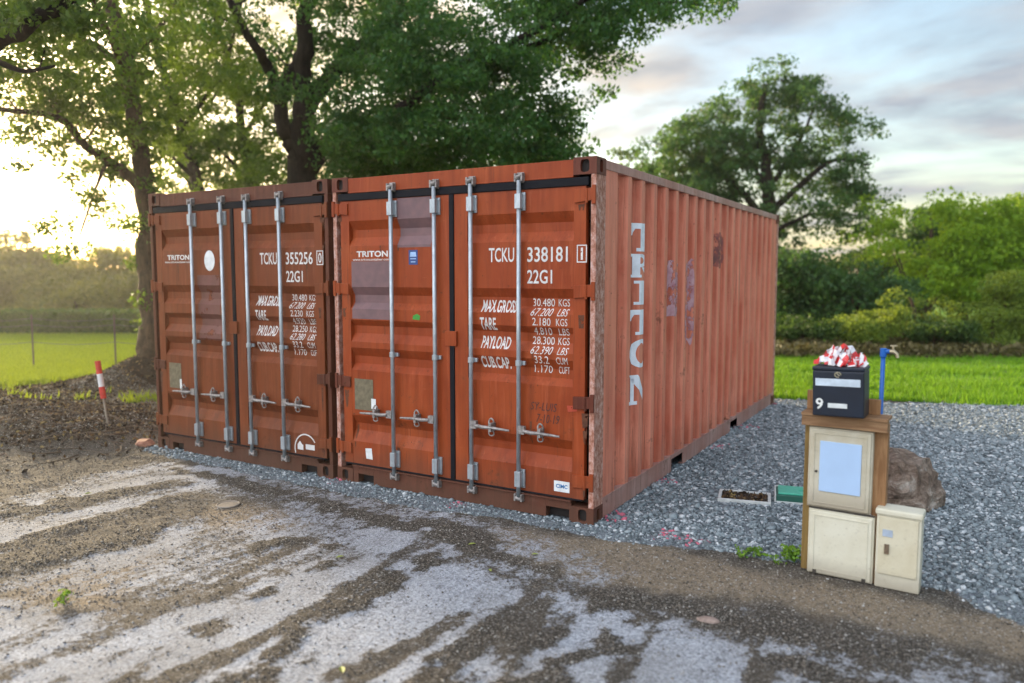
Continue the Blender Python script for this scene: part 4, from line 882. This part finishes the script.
# low hedge and woodland at left
n = 60000; dpt = RNG.uniform(22.5, 24.2, n); lat = RNG.uniform(-.95, -.30, n) * dpt
P = np.stack([CAM[0] + FW[0] * dpt + RT[0] * lat, CAM[1] + FW[1] * dpt + RT[1] * lat, RNG.random(n) * .72], -1)
hg = leaves_mesh('clipped_hedge', P, .14, M['bush_d']); tag(hg, 'low dark clipped hedge at the far side of the sunlit field', 'hedge')
LT = [(-60, 236, 34, 3.4), (10, 232, 33, 3.0), (62, 256, 35, 2.8), (100, 250, 32, 2.6), (138, 250, 33, 2.8), (35, 270, 30, 2.6), (180, 262, 34, 3.5), (-20, 262, 29, 2.4), (118, 275, 29, 2.2), (78, 282, 28.5, 2.0), (230, 250, 36, 4), (290, 240, 38, 4.5), (350, 235, 40, 5)]
LL = ['far-left hazy tree partly outside the photo', 'tallest hazy tree at the left horizon', 'hazy tree in the dip of the left tree line', 'hazy tree left of the leaning tree trunk', 'hazy tree touching the leaning tree trunk', 'lower hazy tree in front of the tallest one at left', 'hazy tree hidden mostly by the brown container', 'lower hazy tree at the left photo edge', 'front hazy tree nearest the brown container', 'small front hazy tree above the wire fence post', 'distant tree behind the brown container, left', 'distant tree behind the massive oak trunk', 'distant tree behind the oak crown']
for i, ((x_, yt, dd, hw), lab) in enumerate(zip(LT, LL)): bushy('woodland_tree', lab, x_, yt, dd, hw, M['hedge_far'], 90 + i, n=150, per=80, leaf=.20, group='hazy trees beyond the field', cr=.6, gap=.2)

# ------------------------------------------------------------------ left side: marker post, wire fence, litter
b = gr(108, 424)
for _ in range(4): b = gr(108, 425, float(surf_z(np.array([b[0]]), np.array([b[1]]))[0]))
b[2] = surf_z(np.array([b[0]]), np.array([b[1]]))[0] - .02
root = empty('marker_post', tuple(b), 'red and white striped marker post leaning left on the dirt bank', 'marker post')
top = A(97.5, 361, float(np.dot(b - CAM, FW))) - b; ax = top / np.linalg.norm(top); Lm = np.linalg.norm(top)
M['mred'] = m_plain('signal_red', (.55, .035, .02), .5); M['mwhite'] = m_plain('marker_white', (.75, .73, .70), .5)
mb = MB(); mb.tube([ax * 0, ax * Lm * .45], .012, 8); mb.build('stake', m_plain('bleached_wood', (.30, .26, .20), .8), root)
mb = MB(); zz = [.42, .60, .80, 1.0]
for k in range(3):
    mb.tube([ax * Lm * zz[k], ax * Lm * zz[k + 1]], .031, 12, mi=0 if k % 2 == 0 else 1)
mb.build('striped_sleeve', [M['mred'], M['mwhite']], root)
root = empty('wire_fence', tuple(gz(A(116, 368, 14.6))), 'thin wire fence with slim posts crossing the sunlit field', 'fence'); b = np.array(root.location)
M['wire'] = m_plain('dull_wire', (.16, .15, .14), .6, .5); tops = []
for x_, y0 in ((-40, 372), (34, 370), (116, 368), (190, 367), (262, 366)):
    p = gz(A(x_, y0, 14.6)); p[2] += .08; tops.append(p + [0, 0, .98]); mb = MB(); mb.tube([p - b - [0, 0, .1], p - b + [.01, 0, 1.05]], .016, 8)
    if x_ == 34: p2 = p
    mb.build('fence_post', m_plain('weathered_post', (.12, .095, .07), .8), root)
for dz in (0, -.12, -.45):
    mb = MB(); pts = []
    for p, q_ in zip(tops[:-1], tops[1:]):
        for t in (0, .25, .5, .75): pts.append(p + (q_ - p) * t - b + [0, 0, dz - .05 * math.sin(t * math.pi)])
    pts.append(tops[-1] - b + [0, 0, dz]); mb.tube(pts, .005, 5); mb.build('wire', M['wire'], root)
# leaf litter & twigs
n = 26000; px = RNG.uniform(-12, -4.9, n); py = RNG.uniform(-2.2, 6, n); z_ = zones(px, py); k = RNG.random(n) < .12 + .9 * z_[3]; px, py = px[k], py[k]
P = np.stack([px, py, surf_z(px, py) + .012], -1)
def m_litter():
    t = NT('fallen_leaves', .75); r = t.rpi(); t.color(t.ramp(r, [(0, (.020, .012, .007)), (.5, (.055, .030, .014)), (.8, (.15, .080, .03)), (.95, (.34, .25, .09))])); return t.mat
M['litter'] = m_litter(); tag(leaves_mesh('leaf_litter', P, .055, M['litter'], droop=0), 'brown fallen leaves covering the dark bank at the left', 'leaf litter', kind='stuff')
mb = MB()
for k in range(150):
    x0, y0 = random.gauss(-6.9, 1.0), random.gauss(-.25, .5); a = random.uniform(0, 6.28); l = random.uniform(.12, .55)
    if x0 > -5.2: continue
    xs = np.array([x0, x0 + l * .5 * math.cos(a), x0 + l * math.cos(a + random.uniform(-.4, .4))]); ys = np.array([y0, y0 + l * .5 * math.sin(a), y0 + l * math.sin(a + random.uniform(-.4, .4))])
    zs = surf_z(xs, ys) + .012 + np.array([0, random.uniform(0, .05), random.uniform(0, .06)]); r = random.uniform(.003, .009)
    mb.tube([(xs[i], ys[i], zs[i]) for i in range(3)], [r, r * .8, r * .4], 5)
tag(mb.build('twigs', m_plain('dry_twigs', (.13, .09, .06), .8)), 'dry twigs tangled over the dark bank at the left', 'twigs', kind='stuff')
# a few countable leaves on the road
M['gleaf'] = m_leaf('yellow_green_leaf', (.28, .34, .06), (.36, .40, .10), (.3, .3, .05), .2)
lv = [((340, 558), 'pale yellow leaf lying on the dark soil left of centre'), ((535, 555), 'pale leaf on the road nearest the container corner'), ((490, 571), 'small leaf just left of and nearer than the one by the container corner'), ((342, 672), 'yellow-green leaf at the bottom edge of the road'), ((88, 495), 'pale leaf on the gravelly patch at the left'), ((62, 592), 'small leaf beside the green sprout'), ((472, 545), 'light leaf near the middle of the soil strip')]
for (x_, y_), lab in lv:
    p = gr(x_, y_); p[2] = surf_z(p[:1], p[1:2])[0] + .008; a = random.uniform(0, 6.28); s_ = random.uniform(.022, .034); mb = MB()
    out = [(s_ * t, s_ * w * .5 * .9, .006 * abs(w)) for t, w in ((-1, 0), (-.5, .7), (0, 1), (.5, .7), (1, 0))]; out2 = [(x, -y, z) for x, y, z in out[1:4]][::-1]
    vs = out + out2; ca, sa = math.cos(a), math.sin(a); vs = [(x * ca - y * sa, x * sa + y * ca, z) for x, y, z in vs]
    mb.add([(0, 0, -.001)] + vs, [(0, i + 1, (i + 1) % 8 + 1) for i in range(8)])
    o = mb.build('fallen_leaf', M['gleaf']); o.location = p; tag(o, lab, 'leaf', 'pale leaves fallen on the road')
def plant(pxy, n, size, spread, h, label, mat):
    p = gr(*pxy); p[2] = surf_z(p[:1], p[1:2])[0]; root = empty('weed', tuple(p), label, 'plant'); mb = MB(); tips = []
    for k in range(n):
        a = random.uniform(0, 6.28); r = random.uniform(.2, 1) * spread; hh = random.uniform(.4, 1) * h; tips.append((r * math.cos(a), r * math.sin(a), hh))
        mb.tube([(0, 0, 0), (r * .4 * math.cos(a), r * .4 * math.sin(a), hh * .6), tips[-1]], [.003, .002, .0012], 5)
    mb.build('stem', mat, root); T_ = np.repeat(np.array(tips), 5, 0); leaves_mesh('foliage', T_ + RNG.normal(0, size * .5, T_.shape) * [1, 1, .4], size, mat, root, aspect=.7)
M['weed'] = m_leaf('weed_leaves', (.12, .28, .02), (.24, .40, .04), (.25, .35, .04), .35)
plant((64, 603), 6, .030, .06, .04, 'small pale green sprout on the tan soil at the left', M['weed'])
for (pp, n_, lab) in (((742, 556), 12, 'low green weed clump at the gravel edge, leftmost of the row'), ((758, 556), 16, 'low green weed clump in the middle of the row at the gravel edge'), ((775, 562), 7, 'low green weed just right of the middle clump'), ((794, 562), 34, 'tallest green weed clump, against the timber stand foot')):
    plant(pp, n_, .022, .075, .05 if n_ < 30 else .11, lab, M['weed'])
# bits on the ground
def rock(name, loc, rad, label, cat, mat, seed, cuts=9, group=None):
    rr = random.Random(seed); bm = bmesh.new(); bmesh.ops.create_icosphere(bm, subdivisions=4, radius=1)
    for k in range(cuts):
        n_ = Vector((rr.gauss(0, 1), rr.gauss(0, 1), rr.gauss(0, 1))).normalized(); dd = rr.uniform(.62, .88)
        for v in bm.verts:
            s_ = v.co.dot(n_)
            if s_ > dd: v.co -= n_ * (s_ - dd) * .93
    for v in bm.verts:
        from mathutils import noise as mn
        v.co *= 1 + .05 * mn.noise(v.co * 4 + Vector((seed, 0, 0))) + .02 * mn.noise(v.co * 13)
        v.co = Vector((v.co.x * rad[0], v.co.y * rad[1], v.co.z * rad[2]))
    me = bpy.data.meshes.new(name); bm.to_mesh(me); bm.free(); o = link_mesh(name, me, mat); o.location = loc; return tag(o, label, cat, group)
def m_rock():
    t = NT('brown_rock', .85, 0, .3); v = t.co(); n = t.noise(v, 7, 8, .75, .6); f = t.noise(v, 45, 4, .7)
    col = t.ramp(n, [(.30, (.075, .050, .034)), (.44, (.22, .155, .11)), (.55, (.38, .29, .22)), (.66, (.62, .55, .47))]); col = t.mix(t.rng(f, .5, .7, 0, .4), col, (.30, .22, .19)); t.color(col); t.bump(t.math('ADD', n, t.math('MULTIPLY', f, .5)), 1, .07); return t.mat
def boulder():
    base = [(1.55, 2.05), (1.62, 1.55), (2.10, 1.48), (2.30, 1.72), (2.22, 2.10), (1.85, 2.30)]
    bm = bmesh.new(); pts = [(-.36, -.14, 0), (-.20, -.26, 0), (.26, -.22, 0), (.35, .02, 0), (.26, .26, 0), (-.16, .30, 0), (-.34, .14, .0),
        (-.34, -.10, .33), (-.10, -.22, .39), (.10, -.20, .36), (.24, -.12, .26), (.34, -.05, .14), (.20, .16, .34), (-.12, .22, .40), (-.36, .10, .34), (.30, .18, .16), (.02, -.28, .18), (.20, -.27, .06)]
    for p in pts: bm.verts.new(p)
    bmesh.ops.convex_hull(bm, input=bm.verts[:]); bmesh.ops.delete(bm, geom=[v for v in bm.verts if not v.link_faces], context='VERTS')
    bmesh.ops.subdivide_edges(bm, edges=bm.edges[:], cuts=5, use_grid_fill=True); bmesh.ops.triangulate(bm, faces=bm.faces[:])
    from mathutils import noise as mn
    bm.normal_update()
    for v in bm.verts:
        v.co += v.normal * (-.050 * abs(mn.noise(v.co * 7)) + .030 * mn.noise(v.co * 17) - .020 * abs(mn.noise(v.co * 36)) + .02)
    for v in bm.verts: v.co.x *= .80
    me = bpy.data.meshes.new('boulder'); bm.to_mesh(me); bm.free(); o = link_mesh('boulder', me, m_rock()); o.location = (1.86, 1.80, -.02); tag(o, 'large brown boulder on the gravel behind the meter cabinets', 'boulder')
boulder()
p = gr(708, 620); p[2] = .0; rock('flat_stone', tuple(p), (.060, .040, .014), 'flat pinkish stone lying on the road in front of the cabinets', 'stone', m_plain('pink_stone', (.30, .22, .18), .85, 0, .3, 40, .3), 4)
p = gr(145, 445); p[2] = surf_z(p[:1], p[1:2])[0] + .02; rock('brick_fragment', tuple(p), (.13, .08, .05), 'orange brick fragment at the foot of the bank left of the brown container', 'brick', m_plain('broken_brick', (.30, .14, .09), .9, 0, .35, 30, .3), 5)
p = gr(228, 505); p[2] = -.002; root = empty('access_cover', tuple(p), 'small round grey access cover flush with the soil in front of the brown container', 'cover')
mb = MB(); mb.tube([(0, 0, -.01), (0, 0, .010)], .075, 24); mb.build('cover_plate', m_plain('dusty_iron', (.20, .17, .14), .8, .1, .3, 40, .3), root, .003)
mb = MB(); pts = [(.083 * math.cos(a), .083 * math.sin(a), .006) for a in [2 * math.pi * k / 24 for k in range(25)]]; mb.tube(pts, .008, 6); mb.build('rim', m_plain('dusty_rim', (.26, .22, .18), .8), root)
# white frame with debris, green lidded box
root = empty('inspection_box', (.765, 1.22, 0), 'white-rimmed open inspection box filled with debris in the gravel', 'inspection box', rz=R(12))
M['wpl'] = m_plain('dirty_white_plastic', (.52, .53, .50), .5)
mb = MB(); a_, b_, t_ = .20, .145, .024
for x0, x1, y0, y1 in ((-a_, a_, -b_, -b_ + t_), (-a_, a_, b_ - t_, b_), (-a_, -a_ + t_, -b_ + t_, b_ - t_), (a_ - t_, a_, -b_ + t_, b_ - t_)): mb.box(x0, x1, y0, y1, -.02, .026)
mb.build('rim', M['wpl'], root, .004)
mb = MB(); mb.box(-a_ + t_, a_ - t_, -b_ + t_, b_ - t_, -.02, .012); mb.build('debris_bed', m_plain('dark_soil', (.05, .035, .025), .9), root)
n = 260; P = np.stack([RNG.uniform(-a_ + .03, a_ - .03, n), RNG.uniform(-b_ + .03, b_ - .03, n), RNG.uniform(.012, .024, n)], -1); leaves_mesh('debris', P, .045, M['litter'], root, droop=0)
root = empty('meter_box', (1.17, 1.42, 0), 'green-lidded box with pale rim set in the gravel left of the timber stand', 'meter box', rz=R(12))
M['gpl'] = m_plain('green_plastic', (.07, .40, .27), .4)
mb = MB(); mb.box(-.20, .20, -.13, .13, -.02, .060); mb.build('body', m_plain('dark_green_plastic', (.02, .10, .07), .5), root, .006)
mb = MB(); mb.box(-.185, .185, -.115, .115, .0605, .075); mb.box(-.03, .03, -.012, .012, .0752, .083); mb.build('lid', M['gpl'], root, .006)
mb = MB()
for x0, x1, y0, y1 in ((-.212, -.200, -.14, .14), (.200, .212, -.14, .14), (-.2, .2, .13, .142), (-.2, .2, -.142, -.13)): mb.box(x0, x1, y0, y1, -.02, .066 if y0 > 0 else (.012 if y1 < 0 else .062))
mb.build('rim', M['wpl'], root, .003)

# ------------------------------------------------------------------ meter cabinets on their timber stand, letterbox, standpipe
def m_wood(name, c0, c1):
    t = NT(name, .7, 0, .3); v = t.co('Object', (14, 14, 1.4)); n = t.noise(v, 3, 7, .65, .8); b_ = t.noise(t.co(), 3, 4)
    col = t.mix(t.rng(n, .35, .65), c0, c1); col = t.mix(t.rng(b_, .5, .7, 0, .4), col, tuple(x * .6 for x in c0)); t.color(col); t.bump(n, .25, .004); return t.mat
def m_wood_x(name, c0, c1):
    t = NT(name, .7, 0, .3); v = t.co('Object', (1.4, 14, 14)); n = t.noise(v, 3, 7, .65, .8); t.color(t.mix(t.rng(n, .35, .65), c0, c1)); t.bump(n, .25, .004); return t.mat
M['wood'] = m_wood('brown_timber', (.24, .115, .045), (.38, .21, .095)); M['woodx'] = m_wood_x('brown_plank', (.20, .10, .045), (.34, .20, .10)); M['woodg'] = m_wood('ochre_post', (.17, .10, .03), (.28, .18, .055))
def m_cream(name, c, dirt=.5):
    t = NT(name, .5, 0, .4); v = t.co(); n = t.noise(v, 5, 6, .65); f = t.noise(v, 60, 3)
    col = t.mix(t.rng(n, .40, .70, 0, dirt), c, tuple(x * k for x, k in zip(c, (.66, .58, .42)))); col = t.mix(t.rng(f, .6, .75, 0, .25), col, (.20, .16, .10))
    sx = t.n.new('ShaderNodeSeparateXYZ'); t.l.new(t.tc.outputs['Object'], sx.inputs[0]); gz_ = t.math('ADD', sx.outputs[2], t.rng(n, .2, .8, -.08, .08)); col = t.mix(t.rng(gz_, .12, .0, 0, .55), col, (.22, .16, .10)); t.color(col); t.bump(n, .08, .003); return t.mat
M['cream'] = m_cream('cream_plastic', (.66, .60, .44)); M['cream2'] = m_cream('paler_cream_plastic', (.70, .66, .52), .35); M['cream3'] = m_cream('aged_grey_cream', (.58, .53, .41), .6); M['seam'] = m_plain('dark_seam', (.05, .04, .03), .8)
RZ = R(-3.2); OX, OY = 1.64, -.135     # stand is turned a little
def rootat(name, x, y, z, label, cat, group=None):
    c_, s_ = math.cos(RZ), math.sin(RZ); return empty(name, (OX + (x - OX) * c_ - (y - OY) * s_, OY + (x - OX) * s_ + (y - OY) * c_, z), label, cat, group, RZ)
r0 = rootat('timber_stand', 1.64, OY, 0, 'brown timber stand of two posts, plank and backboard carrying the meter cabinets', 'stand')
mb = MB(); mb.box(-.232, -.190, .06, .13, -.03, .928); mb.build('post', M['woodg'], r0, .003)
mb = MB(); mb.box(.150, .222, .045, .115, -.03, .930); mb.build('post', M['wood'], r0, .003)
mb = MB(); mb.box(-.236, .226, -.020, .044, .895, .955); mb.build('cross_rail', M['woodx'], r0, .003)
mb = MB(); mb.box(-.237, .228, -.034, .135, .957, .975); mb.build('shelf_board', M['woodx'], r0, .003)
mb = MB(); mb.box(-.232, -.10, .085, .115, .976, 1.090); mb.box(-.10, .170, .085, .113, .976, 1.064); mb.build('backboard', M['wood'], r0, .003)
def cabinet(name, x, z0, w, h, d_, label, mat, kind):
    r = rootat(name, x, OY, z0, label, 'cabinet', 'cream meter cabinets on the timber stand'); mb = MB()
    mb.box(-w / 2, w / 2, .006, d_, 0, h); mb.build('body', mat, r, .006)
    mb = MB(); mb.box(-w / 2 + .010, w / 2 - .010, -.006, .0055, .010, h - .010); dr = mb.build('door', mat, r, .004)
    mb = MB(); i = .030       # raised moulding round the panel
    for x0, x1, a, b2 in ((-w / 2 + i, w / 2 - i, h - i - .008, h - i), (-w / 2 + i, w / 2 - i, i + .0, i + .008), (-w / 2 + i, -w / 2 + i + .008, i + .008, h - i - .008), (w / 2 - i - .008, w / 2 - i, i + .008, h - i - .008)): mb.box(x0, x1, -.0095, -.0065, a, b2)
    mb.build('moulding', mat, dr, .002)
    return r, dr
r1, d1 = cabinet('meter_cabinet', 1.618, .405, .350, .482, .05, 'upper cream meter cabinet with a large pale blue window, under the letterbox', M['cream3'], 0)
mb = MB(); mb.box(-.108, .118, -.0125, -.0070, .105, .405); mb.build('window', m_plain('pale_blue_window', (.42, .57, .78), .3, 0, .05, 6), d1, .002)
mb = MB(); mb.tube([(-.125, -.0165, .22), (-.125, -.0065, .22)], .007, 12); mb.build('lock', M['seam'], d1)
r2, d2 = cabinet('meter_cabinet', 1.636, .0, .360, .396, .05, 'lower wide cream cabinet with a blank door, standing on the ground', M['cream2'], 1)
for xx in (-.135, .135):
    mb = MB(); mb.box(xx - .010, xx + .010, -.012, -.0065, .004, .028); mb.build('hinge', M['seam'], r2)
mb = MB(); mb.box(-.18, .18, .0, .010, .397, .404); mb.build('seam', M['seam'], r2)
r3 = rootat('meter_cabinet', 1.942, OY - .01, 0, 'small cream cabinet with overhanging lid and latch, rightmost beside the lower one', 'cabinet', 'cream meter cabinets on the timber stand')
mb = MB(); mb.box(-.114, .114, .004, .125, .0, .425); mb.build('body', M['cream2'], r3, .006)
mb = MB(); mb.box(-.121, .121, -.012, .130, .4255, .462); mb.build('lid', M['cream2'], r3, .010)
mb = MB(); mb.box(-.100, .100, -.006, .0035, .085, .418); dd_ = mb.build('door', M['cream'], r3, .004)
mb = MB(); mb.box(-.080, -.028, -.009, -.0065, .305, .345); mb.build('label_plate', m_plain('bluish_label', (.38, .44, .52), .4), dd_)
mb = MB(); mb.box(-.068, -.044, -.016, -.0065, .205, .262); mb.build('latch', m_plain('rusty_latch', (.20, .14, .09), .5, .4, .4, 60), dd_, .002)
# letterbox
rl = rootat('letterbox', 1.618, OY - .02, .9755, 'dark navy letterbox with white slot and number 9, on the stand', 'letterbox'); rl.rotation_euler = (0, R(-1.5), RZ)

M['navy'] = m_plain('navy_metal', (.003, .008, .020), .42, 0, .25, 12)
mb = MB(); mb.box(-.137, .137, -.085, .085, .0, .262); mb.box(-.139, .139, -.090, .09, .2625, .285); mb.build('body', M['navy'], rl, .006)
mb = MB(); mb.box(-.133, .133, -.0895, -.0855, .006, .256); dl = mb.build('door', M['navy'], rl, .002)
mb = MB(); mb.box(-.120, .118, -.0935, -.0902, .176, .218); mb.build('mail_slot', m_plain('pale_slot_plate', (.55, .63, .70), .35), rl, .001)
mb = MB(); mb.box(-.052, .050, -.0925, -.0900, .052, .078); mb.build('name_plate', m_plain('name_card', (.66, .68, .66), .4), rl)
me = text_mesh('9', 0, .02); fit(me, -.118, -.078, .040, .104)
for v in me.vertices: v.co.y = -.0912
me.name = 'number'; link_mesh('number', me, m_plain('numeral_white', (.68, .68, .64), .5), rl)
mb = MB(); pts = [(.016 * math.cos(a), -.0925, .242 + .014 * math.sin(a)) for a in [2 * math.pi * k / 16 for k in range(14)]]; mb.tube(pts, .003, 6); mb.tube([(-.008, -.0925, .250), (.010, -.0925, .236)], .003, 6); mb.build('emblem', m_plain('brassy_emblem', (.45, .40, .26), .4, .6), rl)
# barrier tape bundle
M['tred'] = m_plain('red_tape', (.60, .035, .035), .35); M['twhite'] = m_plain('white_tape', (.75, .73, .74), .35)
rt = rootat('barrier_tape', 1.62, OY, 1.262, 'crumpled bundle of red and white barrier tape on top of the letterbox', 'barrier tape')
mb = MB(); rr = random.Random(8)
for k in range(44):
    a = rr.uniform(0, 6.28); r_ = rr.uniform(.02, .105); h_ = rr.uniform(.04, .125) * (1.15 - r_ / .12); c0 = Vector((r_ * 1.15 * math.cos(a), r_ * .7 * math.sin(a), 0)); n_ = 9; wd = .042
    dirn = Vector((rr.gauss(0, 1), rr.gauss(0, .7), 0)).normalized(); tw = rr.uniform(-1.5, 1.5); ph = rr.uniform(0, 4); prev = None; span = rr.uniform(.035, .075)
    for i in range(n_):
        t = i / (n_ - 1); p = c0 + dirn * (t - .5) * 2 * span + Vector((0, 0, h_ * math.sin(t * math.pi) + .004)) + Vector((rr.gauss(0, .005), rr.gauss(0, .005), rr.gauss(0, .004)))
        p.z = max(p.z, .003)
        s_ = (dirn.cross(Vector((0, 0, 1))) * math.cos(tw * t + ph) + Vector((0, 0, 1)) * math.sin(tw * t + ph)) * wd / 2; cur = (p - s_, p + s_)
        if prev: mb.quad(prev[0], prev[1], cur[1], cur[0], int((i + k) / 2) % 2)
        prev = cur
for v in range(len(mb.v)):
    if mb.v[v][2] < .001: mb.v[v] = (mb.v[v][0], mb.v[v][1], .001 + .002 * rr.random())
o = mb.build('tape_ribbon', [M['tred'], M['twhite']], rt); sm_ = o.modifiers.new('thickness', 'SOLIDIFY'); sm_.thickness = .0008
# blue standpipe
p = (1.800, .15, 0); rp = empty('standpipe', p, 'blue standpipe with a brass tap standing behind the timber stand', 'standpipe')
M['bluep'] = m_plain('blue_plastic_pipe', (.010, .11, .42), .4, 0, .15)
mb = MB(); mb.tube([(0, 0, -.05), (0, 0, .7), (.002, 0, 1.325)], .0125, 14); mb.build('pipe', M['bluep'], rp, smooth=True)
mb = MB(); mb.tube([(.002, 0, 1.295), (.002, 0, 1.345)], .019, 14); mb.tube([(.0, 0, 1.325), (.036, -.006, 1.328)], .013, 12); mb.build('elbow', M['bluep'], rp)
mb = MB(); mb.tube([(.036, -.006, 1.328), (.060, -.008, 1.328), (.075, -.012, 1.315), (.080, -.014, 1.292)], [.011, .012, .010, .009], 10); mb.tube([(.055, -.008, 1.335), (.055, -.008, 1.362)], .006, 8); mb.box(.038, .076, -.012, -.004, 1.358, 1.366); mb.build('tap', m_plain('aged_brass', (.48, .40, .26), .4, .7), rp, .001)

# ------------------------------------------------------------------ haze: thin even air over the whole place
hz = bpy.data.materials.new('thin_haze'); hz.use_nodes = True; hn = hz.node_tree.nodes; hn.remove(hn['Principled BSDF'])
pv = hn.new('ShaderNodeVolumePrincipled'); pv.inputs['Color'].default_value = (.93, .93, .92, 1); pv.inputs['Density'].default_value = HAZE; pv.inputs['Anisotropy'].default_value = .7
hz.node_tree.links.new(pv.outputs[0], hn['Material Output'].inputs['Volume'])
mb = MB(); mb.box(-270, 270, -260, 280, -1.2, 18); o = mb.build('haze', hz); tag(o, 'thin warm evening haze over the field and trees', 'haze', kind='stuff')
